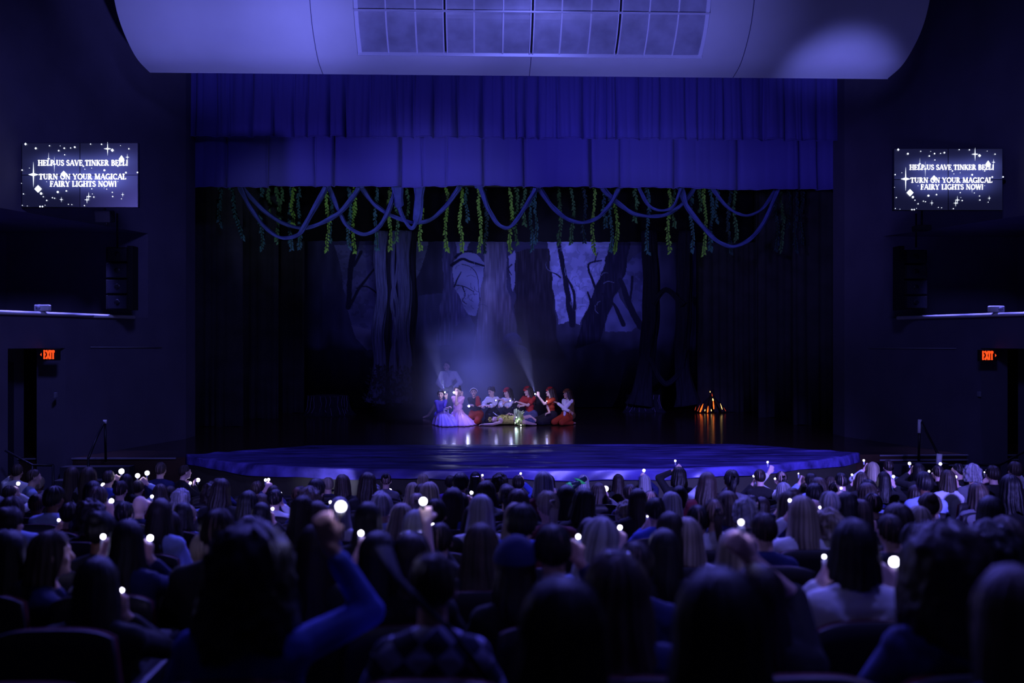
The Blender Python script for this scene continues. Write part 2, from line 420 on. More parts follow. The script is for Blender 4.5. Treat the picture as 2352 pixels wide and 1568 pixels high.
def shell_line(x, v0, v1, w, m, name, rad=None, off=0.015):
    pts = [Vector((x, y-off, z-off*0.6)) for y, z, _ in SPs if v0 <= 784-(z-CAM.z)/y*F_PX <= v1]
    mb = MB()
    for a, b in zip(pts, pts[1:]): mb.hexa([a+Vector((-w, 0, 0)), a+Vector((w, 0, 0)), b+Vector((w, 0, 0)), b+Vector((-w, 0, 0))], [a+Vector((-w, 0.02, 0.02)), a+Vector((w, 0.02, 0.02)), b+Vector((w, 0.02, 0.02)), b+Vector((-w, 0.02, 0.02))])
    return obj(name, mb, m, sh, smooth=False)
for x in (-3.82, 0.10, 4.02): shell_line(x, -400, 176, 0.006, mat('seam_dark', (0.06, 0.06, 0.12), 0.9), 'seam', off=0.004)
# panel bay: raised frame, panels, bars
bx = [(-3.02+6.22*i/12) for i in range(13)]
M_bar = mat('bay_bar', srgb(0.86, 0.86, 0.92), 0.5)
def prof_pts(v0, v1, off): return [(y-off, z-off*0.7) for y, z, _ in SPs if v0 <= 784-(z-CAM.z)/y*F_PX <= v1]
for i in range(12):
    x0, x1 = bx[i]+0.015, bx[i+1]-0.015
    mb = MB(); pp = prof_pts(-400, 126, 0.03)
    for (ya, za), (yb, zb) in zip(pp, pp[1:]):
        mb.hexa([(x0, ya, za), (x1, ya, za), (x1, yb, zb), (x0, yb, zb)], [(x0, ya+0.02, za+0.02), (x1, ya+0.02, za+0.02), (x1, yb+0.02, zb+0.02), (x0, yb+0.02, zb+0.02)])
    obj('bay_panel', mb, M_panel, sh, smooth=False)
for i, x in enumerate(bx):
    if i in (3, 6, 9):
        for dx in (-0.03, 0.03):
            shell_line(x+dx, -400, 127, 0.010, M_bar, 'bay_bar', off=0.06)
        shell_line(x, -400, 119, 0.014, M_dark, 'bay_gap', off=0.05)
    else:
        shell_line(x, -400, 126, 0.035 if i in (0, 12) else 0.014, M_bar, 'bay_bar', off=0.05)
for v in (20, 126, -90):
    c = min(SPs, key=lambda p: abs(784-(p[1]-CAM.z)/p[0]*F_PX-v)); mb = MB()
    mb.box((0.09, c[0]-0.05, c[1]-0.035), (6.30, 0.03, 0.03 if v != 126 else 0.06)); obj('bay_bar', mb, M_bar, sh, smooth=False)
for k, x in enumerate((-5, 0, 5)):
    mb = MB(); mb.tube([(x, 17.8, 9.6), (x, 17.8, 14)], 0.02, 6); obj('hanging_cable', mb, M_metal, sh)

# ---------------------------------------------------------------- thrust cloth (painted blue water cloth)
def back_y(x): return 19.7-1.6*min(max((abs(x)-4.2)/1.9, 0), 1)
M_cloth = mat('blue_river_cloth', (0.11, 0.09, 0.42), 0.32, spec=0.55, var=0.75, vscale=1.6, stretch=(0.7, 5, 2))
def fold(x, y):
    return 0.030*noise.noise((x*0.35, y*5.0, 1.3))+0.022*noise.noise((x*0.8+3, y*11.0, 4.0))+0.006*noise.noise((x*5, y*9, 8))
cl = MB(); NX, NY = 200, 70
def cloth_fn(a, b):
    x = -6.12+12.24*a
    if b < 0.84:
        t = b/0.84; y0, y1 = back_y(x), front_y(x)-0.03
        y = y0+(y1-y0)*t; return (x, y, 1.135+fold(x, y)*min(1, 6*(1-abs(2*t-1))+0.25))
    t = (b-0.84)/0.16; drop = 0.155+0.02*math.sin(x*1.1)+0.012*math.sin(x*3.7)
    return (x, front_y(x)-0.05-0.02*math.sin(x*9+t)*t-0.03*math.sin(x*2.3)*t-0.02*t, 1.125-drop*t)
cl.grid(cloth_fn, NX, NY)
o = obj('stage_cloth', cl, M_cloth, solid=0.01)
tag(o, 'shimmering blue cloth spread over the curved thrust like a river', 'cloth')

# flown pipes above the opening that carry the vines and swags
BAT = {}
def batten(Y, z):
    mb = MB(); mb.tube([(-11.44, Y, z), (11.44, Y, z)], 0.024, 8); o = obj('flown_pipe', mb, M_metal)
    tag(o, 'dark flown pipe behind the blue curtains, carrying %s, %s in depth' % (('cloth swags' if Y < 23.9 else 'leafy vines'), ('nearest', 'second', 'third', 'fourth', 'fifth', 'farthest')[len(BAT)]), 'pipe', 'flown pipes above the stage'); BAT[Y] = z
for Y in (23.0, 23.22, 23.44, 23.66, 24.0, 24.25): batten(Y, onY(1176, 428 if Y > 23.9 else 420, Y).z)
# ---------------------------------------------------------------- lettering made of strokes with serifs
def arc(cx, cy, rx, ry, a0, a1, n=14):
    return [(cx+rx*math.cos(math.radians(a0+(a1-a0)*i/n)), cy+ry*math.sin(math.radians(a0+(a1-a0)*i/n))) for i in range(n+1)]
TK, TN = 0.17, 0.07
def V(x): return ([(x, 0), (x, 1)], TK)
def sf(x, y, w=0.2): return ([(x-w, y), (x+w, y)], TN)
GL = {
 'A': (0.9, [([(0.08, 0), (0.44, 1)], TN), ([(0.46, 1), (0.82, 0)], TK), ([(0.2, 0.34), (0.66, 0.34)], TN), sf(0.08, 0.03, .14), sf(0.8, 0.03, .16)]),
 'B': (0.75, [V(0.18), (arc(0.3, 0.75, 0.28, 0.23, 90, -90), TK*.8), (arc(0.3, 0.28, 0.34, 0.26, 90, -90), TK*.8), ([(0.05, 0.98), (0.32, 0.98)], TN), ([(0.05, 0.02), (0.32, 0.02)], TN), ([(0.18, 0.53), (0.32, 0.53)], TN)]),
 'C': (0.85, [(arc(0.48, 0.5, 0.38, 0.47, 50, 310, 20), TK*.8), ([(0.73, 0.98), (0.73, 0.74)], TN)]),
 'E': (0.72, [V(0.18), ([(0.05, 0.97), (0.62, 0.97)], TN), ([(0.18, 0.52), (0.5, 0.52)], TN), ([(0.05, 0.03), (0.66, 0.03)], TN), ([(0.62, 0.97), (0.62, 0.8)], TN), ([(0.66, 0.03), (0.66, 0.22)], TN), ([(0.5, 0.4), (0.5, 0.62)], TN)]),
 'F': (0.68, [V(0.18), ([(0.05, 0.97), (0.62, 0.97)], TN), ([(0.18, 0.52), (0.5, 0.52)], TN), ([(0.62, 0.97), (0.62, 0.78)], TN), sf(0.18, 0.03), ([(0.5, 0.4), (0.5, 0.62)], TN)]),
 'G': (0.92, [(arc(0.48, 0.5, 0.38, 0.47, 50, 320, 20), TK*.8), ([(0.78, 0.42), (0.78, 0.05)], TK), sf(0.76, 0.42, .15)]),
 'H': (0.95, [V(0.18), V(0.76), ([(0.18, 0.52), (0.76, 0.52)], TN), sf(0.18, 0.03), sf(0.18, 0.97), sf(0.76, 0.03), sf(0.76, 0.97)]),
 'I': (0.42, [V(0.2), sf(0.2, 0.03), sf(0.2, 0.97)]),
 'K': (0.88, [V(0.18), ([(0.26, 0.45), (0.72, 0.97)], TN), ([(0.38, 0.58), (0.78, 0.0)], TK), sf(0.18, 0.03), sf(0.18, 0.97), sf(0.7, 0.97, .14), sf(0.78, 0.03, .14)]),
 'L': (0.68, [V(0.18), sf(0.18, 0.97), ([(0.05, 0.03), (0.62, 0.03)], TN), ([(0.62, 0.03), (0.62, 0.25)], TN)]),
 'M': (1.1, [([(0.14, 0), (0.16, 1)], TN), ([(0.2, 1), (0.52, 0.05)], TK), ([(0.52, 0.05), (0.86, 1)], TN), V(0.9), sf(0.14, 0.03, .13), sf(0.9, 0.03, .16), sf(0.12, 0.97, .1), sf(0.94, 0.97, .1)]),
 'N': (0.95, [([(0.16, 0), (0.16, 1)], TN), ([(0.18, 1), (0.76, 0.02)], TK), ([(0.78, 0), (0.78, 1)], TN), sf(0.16, 0.03, .14), sf(0.78, 0.97, .14), sf(0.12, 0.97, .1)]),
 'O': (0.95, [(arc(0.48, 0.5, 0.38, 0.47, 0, 360, 26), TK*.8)]),
 'P': (0.7, [V(0.18), (arc(0.3, 0.72, 0.3, 0.26, 90, -90), TK*.8), ([(0.05, 0.98), (0.32, 0.98)], TN), ([(0.18, 0.47), (0.32, 0.47)], TN), sf(0.18, 0.03)]),
 'R': (0.85, [V(0.18), (arc(0.3, 0.74, 0.28, 0.24, 90, -90), TK*.8), ([(0.05, 0.98), (0.32, 0.98)], TN), ([(0.18, 0.5), (0.32, 0.5)], TN), ([(0.36, 0.5), (0.72, 0.02)], TK), sf(0.18, 0.03), sf(0.74, 0.03, .12)]),
 'S': (0.65, [(arc(0.32, 0.745, 0.22, 0.22, 40, 270, 12)+arc(0.32, 0.265, 0.24, 0.235, 90, -140, 12), TK*.75), ([(0.52, 0.98), (0.52, 0.78)], TN), ([(0.09, 0.02), (0.09, 0.24)], TN)]),
 'T': (0.78, [V(0.38), ([(0.04, 0.97), (0.72, 0.97)], TN), sf(0.38, 0.03), ([(0.05, 0.97), (0.05, 0.76)], TN), ([(0.71, 0.97), (0.71, 0.76)], TN)]),
 'U': (0.9, [([(0.18, 1), (0.18, 0.35)], TK), (arc(0.45, 0.34, 0.27, 0.31, 180, 360, 12), TN*1.3), ([(0.72, 1), (0.72, 0.35)], TN), sf(0.18, 0.97, .17), sf(0.72, 0.97, .14)]),
 'V': (0.88, [([(0.12, 1), (0.44, 0)], TK), ([(0.46, 0), (0.78, 1)], TN), sf(0.12, 0.97, .15), sf(0.78, 0.97, .13)]),
 'W': (1.2, [([(0.1, 1), (0.36, 0)], TK), ([(0.38, 0), (0.6, 1)], TN), ([(0.6, 1), (0.86, 0)], TK), ([(0.88, 0), (1.1, 1)], TN), sf(0.1, 0.97, .13), sf(0.6, 0.97, .13), sf(1.1, 0.97, .11)]),
 'X': (0.85, [([(0.08, 1), (0.76, 0)], TK), ([(0.74, 1), (0.1, 0)], TK)]),
 'Y': (0.86, [([(0.1, 1), (0.42, 0.45)], TK), ([(0.74, 1), (0.44, 0.45)], TN), ([(0.43, 0.5), (0.43, 0)], TK), sf(0.1, 0.97, .13), sf(0.74, 0.97, .12), sf(0.43, 0.03)]),
 '!': (0.35, [([(0.18, 1), (0.17, 0.3)], TK), ([(0.17, 0.0), (0.17, 0.12)], TK)]),
 ' ': (0.38, []),
}
def text_width(t, gap=0.04): return sum(GL[c][0]+gap for c in t)
def strokes_text(mb, t, x0, z0, w, h, place, bold=1.0, wide=1.0):
    """letters laid out from x0 with total width w and cap height h; place(x, z, k) -> point"""
    sx = w/text_width(t); x = x0; lift = 0
    for c in t:
        for pts, tk in GL[c][1]:
            q = [(x+a*sx, z0+b*h) for a, b in pts]; hw = tk*bold*h*0.5
            for a, b in zip(q, q[1:]):
                d = Vector((b[0]-a[0], b[1]-a[1])); L = d.length or 1; d /= L; nrm = Vector((-d.y, d.x))*hw; e = d*min(hw*0.5, 0.02)
                cs = [(a[0]-e.x-nrm.x, a[1]-e.y-nrm.y), (b[0]+e.x-nrm.x, b[1]+e.y-nrm.y), (b[0]+e.x+nrm.x, b[1]+e.y+nrm.y), (a[0]-e.x+nrm.x, a[1]-e.y+nrm.y)]
                lift += 0.00002
                mb.add([place(*c2, lift) for c2 in cs], [(0, 1, 2, 3)])
        x += (GL[c][0]+0.04)*sx
def emis(name, color, strength): return mat(name, (0, 0, 0), 0.6, emit=color, estr=strength, spec=0)
M_txt = emis('screen_white', (0.90, 0.92, 1.0), 2.2)
# the screen picture: dark indigo with soft bright glow behind the words (in screen metres, 0..w x 0..h)
def screen_mat(name, w, h, dim):
    m = bpy.data.materials.new(name); m.use_nodes = True; nt = m.node_tree; b = nt.nodes['Principled BSDF']
    b.inputs['Base Color'].default_value = (0.003, 0.003, 0.008, 1); b.inputs['Roughness'].default_value = 0.35
    at = nt.nodes.new('ShaderNodeAttribute'); at.attribute_name = 'picture'
    nt.links.new(at.outputs['Color'], b.inputs['Emission Color']); b.inputs['Emission Strength'].default_value = dim
    return m
GLOWS = [(0.55, 0.70, 0.36, 0.13, 0.55), (0.30, 0.70, 0.16, 0.12, 0.45), (0.82, 0.72, 0.17, 0.17, 0.45), (0.50, 0.50, 0.42, 0.11, 0.35), (0.53, 0.42, 0.35, 0.16, 0.9), (0.30, 0.38, 0.15, 0.13, 0.4), (0.75, 0.40, 0.16, 0.15, 0.5)]
STARS4 = [(0.105, 0.505, 0.045, 0.20), (0.742, 0.905, 0.032, 0.11), (0.912, 0.775, 0.016, 0.055), (0.580, 0.165, 0.022, 0.07), (0.565, 0.115, 0.022, 0.06), (0.872, 0.195, 0.014, 0.04), (0.345, 0.118, 0.016, 0.045), (0.285, 0.665, 0.016, 0.13), (0.235, 0.75, 0.012, 0.10), (0.713, 0.345, 0.012, 0.07)]
DIAM = [(0.145, 0.283, 0.032, 0.060), (0.365, 0.515, 0.026, 0.05), (0.862, 0.745, 0.024, 0.06), (0.037, 0.978, 0.011, 0.02), (0.783, 0.882, 0.014, 0.026)]
DOTS = [(0.125, 0.912, 9), (0.243, 0.952, 5), (0.322, 0.876, 7), (0.370, 0.914, 7), (0.425, 0.917, 5), (0.460, 0.930, 8), (0.373, 0.812, 5), (0.596, 0.978, 5), (0.690, 0.975, 6), (0.925, 0.905, 6),
        (0.853, 0.955, 3), (0.534, 0.635, 7), (0.547, 0.588, 4), (0.715, 0.572, 9), (0.830, 0.635, 6), (0.900, 0.535, 8), (0.999, 0.538, 7), (0.008, 0.575, 6), (0.105, 0.52, 5), (0.171, 0.212, 11), (0.019, 0.205, 5),
        (0.190, 0.162, 5), (0.219, 0.105, 6), (0.314, 0.235, 10), (0.388, 0.252, 7), (0.268, 0.147, 5), (0.287, 0.138, 5), (0.606, 0.285, 5), (0.735, 0.280, 4), (0.783, 0.23, 5), (0.786, 0.165, 6), (0.624, 0.157, 6), (0.862, 0.13, 4),
        (0.543, 0.025, 5), (0.405, 0.045, 4), (0.435, 0.04, 4), (0.162, 0.01, 7), (0.183, 0.01, 7), (0.205, 0.03, 3), (0.010, 0.028, 4), (0.052, 0.018, 3), (0.335, 0.95, 3), (0.070, 0.605, 3), (0.605, 0.605, 3), (0.219, 0.395, 3), (0.830, 0.398, 3), (0.612, 0.205, 3), (0.002, 0.37, 3)]
def video_wall(side, u0, u1, v0, v1, d, label):
    a = P(u0, v1, d); b = P(u1, v1, d); c = P(u0, v0, d); w = (b-a).length; h = (c-a).length
    ex = (b-a)/w; en = -FW
    place = lambda x, z, k=0: a+ex*x+UP*z+en*(0.012+k)
    root = thing('video_wall', a+ex*w/2+FW*0.1, label, 'screen', 'video walls beside the stage')
    pm = screen_mat('screen_picture_%s' % side, w, h, 1.0)
    for i in range(2):
        for j in range(2):
            x0, x1, z0, z1 = i*w/2, (i+1)*w/2, j*h/2, (j+1)*h/2
            mb = MB(); N = 26; g = 0.006
            mb.grid(lambda p, q: a+ex*(x0+g+(x1-x0-2*g)*p)+UP*(z0+g+(z1-z0-2*g)*q), N, N)
            me = mb.mesh('screen_panel'); at = me.color_attributes.new('picture', 'FLOAT_COLOR', 'POINT')
            tint = (0.85, 1.15, 1.0, 1.05)[i+2*j] if side == 'left' else (0.8, 0.7, 1.05, 1.1)[i+2*j]
            for k, vv in enumerate(me.vertices):
                r = Vector(vv.co)-a; x = r.dot(ex)/w; z = r.z/h
                gl = sum(s*math.exp(-((x-gx)/sx)**2*1.2-((z-gz)/sz)**2*1.2) for gx, gz, sx, sz, s in GLOWS)
                gl = gl*0.55*tint; base = 0.012*tint
                at.data[k].color = (base*0.7+gl*0.13, base*0.75+gl*0.16, base*3.2+gl*0.66, 1)
            o = obj('screen_panel', me, pm, root)
            bz = MB(); bz.box(a+ex*(x0+x1)/2+UP*(z0+z1)/2+FW*0.045, (x1-x0-0.002, 0.08, z1-z0-0.002), Matrix.Rotation(-TH, 3, 'Z')); obj('panel_housing', bz, M_metal, o, smooth=False)
    t = MB()
    k = w/266.0
    # three lines of words, placed in screen pixels from the left / bottom edge
    strokes_text(t, 'HELP US SAVE TINKER BELL!', 38*k, h-(52.0*k), 206*k, 12*k, place, 1.35)
    strokes_text(t, 'TURN ON YOUR MAGICAL', 40*k, h-(83.5*k), 200*k, 12*k, place, 1.35)
    strokes_text(t, 'FAIRY LIGHTS NOW!', 65*k, h-(100*k), 153*k, 12*k, place, 1.35)
    obj('lettering', t, M_txt, root, smooth=False)
    t = MB()
    def star(x, z, rx, rz, inner=0.16):
        ps = []
        for i in range(8):
            an = i*PI/4; r = 1 if i % 2 == 0 else inner; ps.append(place((x+rx*math.cos(an)*r)*w, z*h+rz*h*math.sin(an)*r, 0.008))
        t.add([place(x*w, z*h, 0.008)]+ps, [(0, 1+i, 1+(i+1) % 8) for i in range(8)])
    for x, z, rx, rz in STARS4: star(x, z, rx, rz)
    for x, z, rx, rz in DIAM: star(x, z, rx, rz, 0.72)
    for x, z, s in DOTS: star(x, z, s*0.0010, s*0.0018, 0.95)
    obj('star_graphics', t, emis('screen_star', (0.75, 0.82, 1.0), 1.9), root, smooth=False)
    mb = MB(); cpt = a+ex*w/2+UP*h/2+FW*0.12; mb.box(cpt, (w*0.8, 0.06, 0.08), Matrix.Rotation(-TH, 3, 'Z')); sx = side_x(cpt.y, -1 if side == 'left' else 1)
    mb.tube([cpt, (sx, cpt.y+0.1, cpt.z)], 0.04, 8); obj('wall_bracket', mb, M_metal, root, smooth=False)
video_wall('left', 50, 317, 328, 476, 16.6, 'large video wall left of the stage, showing white words over glowing stars')
video_wall('right', 2053, 2303, 341, 483, 17.3, 'large video wall right of the stage, showing white words over glowing stars')

# exit signs
def exit_sign(s, u, v, label, arrow):
    c = wallpt(u, v, s, 0.10); d = (c-CAM).dot(FW); k = d/F_PX
    root = thing('exit_sign', c, label, 'exit sign', 'exit signs over the side doors')
    R = Matrix.Rotation(-TH, 3, 'Z')
    mb = MB(); mb.box(c+FW*0.04, (42*k, 0.06, 27*k), R); obj('sign_housing', mb, M_dark, root, smooth=False, bevel=0.004)
    t = MB(); place = lambda x, z, q=0: c+RT*x+UP*z-FW*(0.002+q)
    strokes_text(t, 'EXIT', -14*k, -9.5*k, 26*k, 19*k, place, 1.1)
    ax = (-18.5 if arrow < 0 else 15.5)*k
    t.add([place(ax, 4*k, .001), place(ax, -4*k, .001), place(ax+arrow*3*k, 0, .001)], [(0, 1, 2)])
    obj('lettering', t, emis('exit_red', (1.0, 0.075, 0.012), 1.3), root, smooth=False)
exit_sign(-1, 114, 814, 'lit orange-red EXIT sign over the doorway left of the stage', -1)
exit_sign(1, 2270, 816, 'lit orange-red EXIT sign over the doorway right of the stage', 1)

# loudspeaker columns hanging in the box openings, small lamps on the ledges and the hung speakers
def line_array(s, u0, u1, label, udark):
    dd = 18.6 if s < 0 else 19.2
    root = thing('line_array_speaker', P((u0+u1)/2, 640, dd), label, 'loudspeaker', 'hanging line array loudspeakers')
    vs = [566, 602, 640, 676, 712] if s < 0 else [572, 606, 642, 678, 710]
    for a, b in zip(vs, vs[1:]):
        p = P(u0, b-1.5, dd); q = P(u1, a+1.5, dd); c = (p+q)/2; w = q.x-p.x; h = q.z-p.z
        mb = MB(); mb.box(c+FW*0.22, (w, 0.45, h), Matrix.Rotation(-TH, 3, 'Z')); cab = obj('speaker_cabinet', mb, M_box, root, smooth=False, bevel=0.015)
        g = MB(); g.box(c-FW*0.008, (w*0.82, 0.012, h*0.86), Matrix.Rotation(-TH, 3, 'Z')); obj('grille', g, mat('speaker_grille', (0.03, 0.03, 0.045), 0.35, 0.4), cab, smooth=False)
        e = MB(); e.ell(c-FW*0.012, (w*0.13, 0.012, w*0.13)); obj('driver_cone', e, M_metal, cab)
    p = P(udark, 566, dd+0.1); q = P(udark, 712, dd+0.1); mb = MB(); mb.box((p+q)/2, (0.10, 0.3, p.z-q.z)); obj('side_frame', mb, M_dark, root, smooth=False)
    mb = MB(); mb.tube([P((u0+u1)/2, 568, dd+0.2), P((u0+u1)/2, 490, dd+0.2)], 0.02, 6); obj('hanging_bar', mb, M_metal, root)
line_array(-1, 243, 296, 'tall stack of dark loudspeaker boxes hanging left of the stage below the video wall', 305)
line_array(1, 2078, 2130, 'tall stack of dark loudspeaker boxes hanging right of the stage below the video wall', 2064)
mb = MB(); c = P(241, 497, 16.9); mb.box(c, (0.26, 0.25, 0.20), Matrix.Rotation(0.15, 3, 'X')); root = thing('small_speaker', c, 'small dark box hanging under the left video wall', 'speaker')
obj('speaker_cabinet', mb, M_box, root, smooth=False, bevel=0.02); mb = MB(); mb.tube([c+UP*0.1, c+UP*0.19], 0.02, 6); mb.tube([c-UP*0.08+RT*0.03, c-UP*0.15+RT*0.03], 0.025, 8); obj('yoke', mb, M_metal, root)
mb = MB(); c = P(2117, 524, 17.6); mb.box(c, (0.26, 0.25, 0.10)); root = thing('small_speaker', c, 'small dark box hanging under the right video wall', 'speaker')
obj('speaker_cabinet', mb, M_box, root, smooth=False, bevel=0.02); mb = MB(); mb.tube([c+UP*0.04, c+UP*0.34], 0.02, 6); obj('yoke', mb, M_metal, root)
for s, u, v in ((-1, 98, 717), (1, 2288, 717)):
    c = wallpt(u, v, s, 0.03); c.z = LEDGE+0.03+0.075; k = (c-CAM).dot(FW)/F_PX
    root = thing('emergency_light', c, 'pale emergency light box on the %s balcony rail' % ('left' if s < 0 else 'right'), 'emergency light', 'emergency lights on the balcony rails')
    mb = MB(); mb.box(c, (34*k, 0.12, 15*k), Matrix.Rotation(-TH, 3, 'Z')); hs = obj('lamp_housing', mb, M_white, root, smooth=False, bevel=0.02)
    mb = MB(); mb.tube([c+RT*(-s*-6*k)-FW*0.06, c+RT*(-s*-6*k)-FW*0.085], 0.035, 14); obj('lamp_head', mb, mat('lamp_glass', (0.3, 0.3, 0.36), 0.2), root)
# small wall fittings
for s, u, v, lb in ((-1, 128, 907, 'small pale wall plate beside the left doorway'), (1, 2249, 905, 'small pale wall plate beside the right doorway')):
    c = wallpt(u, v, s, 0.02); mb = MB(); mb.box(c, (0.03, 0.10, 0.09)); tag(obj('wall_plate', mb, mat('plate_grey', (0.2, 0.2, 0.26), 0.4), origin=c, smooth=False, bevel=0.004), lb, 'wall plate')
# handrails at the side steps
def rail(pts, posts, r, label, tape=None, cap=None):
    root = thing('handrail', Vector(posts[0][0]), label, 'handrail')
    mb = MB(); mb.tube(pts, r, 8); obj('rail', mb, M_metal, root)
    for a, b in posts: mb = MB(); mb.tube([a, b], r, 8); obj('post', mb, M_metal, root)
    if tape:
        mb = MB(); mb.tube([tape[0], tape[1]], r*1.5, 10); obj('white_tape', mb, M_white, root)
dL = 17.4
rail([P(240, 966, dL), P(222, 1005, dL-0.5), P(203, 1052, dL-1.0)], [(P(241, 966, dL), P(243, 1060, dL)), (P(203, 1052, dL-1), P(203, 1120, dL-1))], 0.022, 'slim dark handrail at the left side steps of the stage', tape=(P(241, 964, dL-0.03), P(241, 972, dL-0.03)))
rail([P(2115, 966, dL), P(2135, 1005, dL-0.5), P(2158, 1050, dL-1.0)], [(P(2112, 963, dL), P(2110, 1060, dL)), (P(2158, 1045, dL-1), P(2157, 1120, dL-1))], 0.022, 'dark handrail with white taped post at the right side steps of the stage', tape=(P(2112.5, 963, dL-0.03), P(2111.5, 994, dL-0.03)))
rail([P(2158, 1044, dL-1.4), P(2157, 1066, dL-1.4)], [(P(2157, 1066, dL-1.4), P(2157, 1120, dL-1.4))], 0.03, 'short white-taped post among the right front rows', tape=(P(2158, 1042, dL-1.43), P(2156, 1066, dL-1.43)))
for s in (-1, 1):
    w = (lambda u: u) if s < 0 else (lambda u: 2370-u)
    pts = [P(w(12), 1034, 15.8), P(w(75), 1068, 15.8), P(w(122), 1068, 15.8)]
    rail(pts, [(pts[1], pts[1]-UP*0.8), (pts[2], pts[2]-UP*0.8)], 0.02, 'thin wall-side handrail at the far %s of the front rows' % ('left' if s < 0 else 'right'))
# steps up to the stage at both sides
for s in (-1, 1):
    xs = P(210, 1060, 17.3).x if s < 0 else P(2140, 1060, 17.3).x
    root = thing('stage_steps', (xs, 17.4, 0), 'dark steps up to the stage on the %s' % ('left' if s < 0 else 'right'), 'steps')
    for i in range(5):
        mb = MB(); mb.box((xs, 17.95-0.28*i-0.14, (1.0-0.2*i)/2-0.01), (1.2, 0.28, 1.0-0.2*i-0.02)); obj('step', mb, M_blackcloth, root, smooth=False)

# ---------------------------------------------------------------- hanging vines
rv = random.Random(5)
leafm = {'bright': mat('leaf_bright', srgb(0.52, 0.72, 0.26), 0.6, var=0.3), 'green': mat('leaf_green', srgb(0.32, 0.50, 0.28), 0.6, var=0.3), 'teal': mat('leaf_teal', srgb(0.24, 0.42, 0.40), 0.6, var=0.3), 'dark': mat('leaf_dark', srgb(0.16, 0.26, 0.27), 0.6, var=0.3)}
VN = [(505, 514, 'teal', 0), (545, 544, 'teal', -26), (600, 570, 'teal', 0), (618, 485, 'green', 0), (639, 500, 'green', 0), (646, 497, 'green', 3), (639, 556, 'green', 0), (667, 571, 'teal', 0), (672, 512, 'bright', 0), (688, 567, 'teal', 0),
      (752, 571, 'bright', 0), (760, 551, 'teal', 0), (803, 566, 'teal', 0), (813, 577, 'bright', 0), (864, 571, 'teal', 0), (895, 569, 'bright', 0), (911, 551, 'green', 0), (937, 500, 'green', 0), (967, 572, 'bright', 0),
      (1025, 572, 'bright', 0), (1059, 574, 'bright', 0), (1071, 503, 'teal', 0), (1102, 576, 'bright', 0), (1116, 575, 'dark', 0), (1173, 574, 'bright', 0), (1186, 556, 'green', 0), (1203, 512, 'green', 0), (1220, 570, 'teal', 0), (1230, 553, 'teal', 0),
      (1286, 555, 'green', 0), (1315, 555, 'green', 0), (1342, 553, 'dark', 0), (1363, 579, 'bright', 0), (1388, 520, 'teal', 0), (1403, 573, 'teal', 0), (1415, 575, 'bright', 0), (1460, 505, 'green', 0), (1488, 577, 'teal', 0),
      (1536, 577, 'bright', 0), (1546, 519, 'green', 0), (1589, 573, 'teal', 0), (1607, 482, 'green', 0), (1619, 582, 'bright', 0), (1633, 570, 'teal', 0), (1645, 504, 'teal', 0), (1674, 577, 'dark', 0), (1688, 550, 'green', 0),
      (1783, 570, 'dark', 0), (1796, 575, 'green', 0), (1811, 519, 'dark', 0), (1827, 573, 'dark', 0), (1840, 556, 'dark', 0)]
VN.sort(key=lambda q: q[0])
ordn = lambda n: '%d%s' % (n, 'th' if 10 <= n % 100 <= 20 else {1: 'st', 2: 'nd', 3: 'rd'}.get(n % 10, 'th'))
WORDN = ['zeroth', 'first', 'second', 'third', 'fourth', 'fifth', 'sixth', 'seventh', 'eighth', 'ninth', 'tenth', 'eleventh', 'twelfth', 'thirteenth', 'fourteenth', 'fifteenth', 'sixteenth', 'seventeenth', 'eighteenth', 'nineteenth', 'twentieth']
def nth(n):
    if n <= 20: return WORDN[n]
    t, o = divmod(n, 10); T = {2: 'twenty', 3: 'thirty', 4: 'forty', 5: 'fifty', 6: 'sixty'}[t]
    return (T+'-'+WORDN[o]) if o else {2: 'twentieth', 3: 'thirtieth', 4: 'fortieth', 5: 'fiftieth'}[t]
M_stem = mat('vine_stem', srgb(0.20, 0.26, 0.14), 0.8)
for i, (u, v1, kind, du) in enumerate(VN):
    Y_ = 24.0+0.25*(i % 2); a = onY(u+du*0.6, 428, Y_); b = onY(u+du*-0.4 if du else u, v1, Y_); L = (a-b).length
    pts = [a.lerp(b, t)+Vector((0.03*math.sin(t*7+i), 0.02*math.sin(t*5), 0)) for t in np.linspace(0, 1, 16)]
    root = thing('hanging_vine', a, '%s leafy vine hanging over the stage, %s from the left' % ({'bright': 'bright green', 'green': 'mid green', 'teal': 'blue-green', 'dark': 'dim dark green'}[kind], nth(i+1)), 'vine', 'leafy vines hanging below the blue curtains')
    s = MB(); s.tube(pts, 0.008, 5); obj('stem', s, M_stem, root)
    lf = MB(); n = int(L/0.036)
    for k in range(n):
        t = k/(n-1); p = a.lerp(b, t)+Vector((0.03*math.sin(t*7+i), 0, 0)); sd = 1 if k % 2 else -1
        ln = rv.uniform(0.07, 0.12)*(1.15 if t > 0.8 else 1); an = rv.uniform(0.2, 0.75)*sd; dy = rv.uniform(-0.5, 0.5)
        dr = Vector((math.sin(an), dy*0.5, -math.cos(an))).normalized(); sdv = dr.cross(Vector((0.3*sd, 1, 0.2))).normalized()*ln*0.30; md = p+dr*ln*0.5
        nrm = dr.cross(sdv).normalized()*ln*0.07
        lf.add([p, md+sdv+nrm, p+dr*ln, md-sdv+nrm, md-nrm*1.2], [(0, 1, 4), (1, 2, 4), (2, 3, 4), (3, 0, 4)])
    obj('foliage', lf, leafm[kind], root, smooth=False)

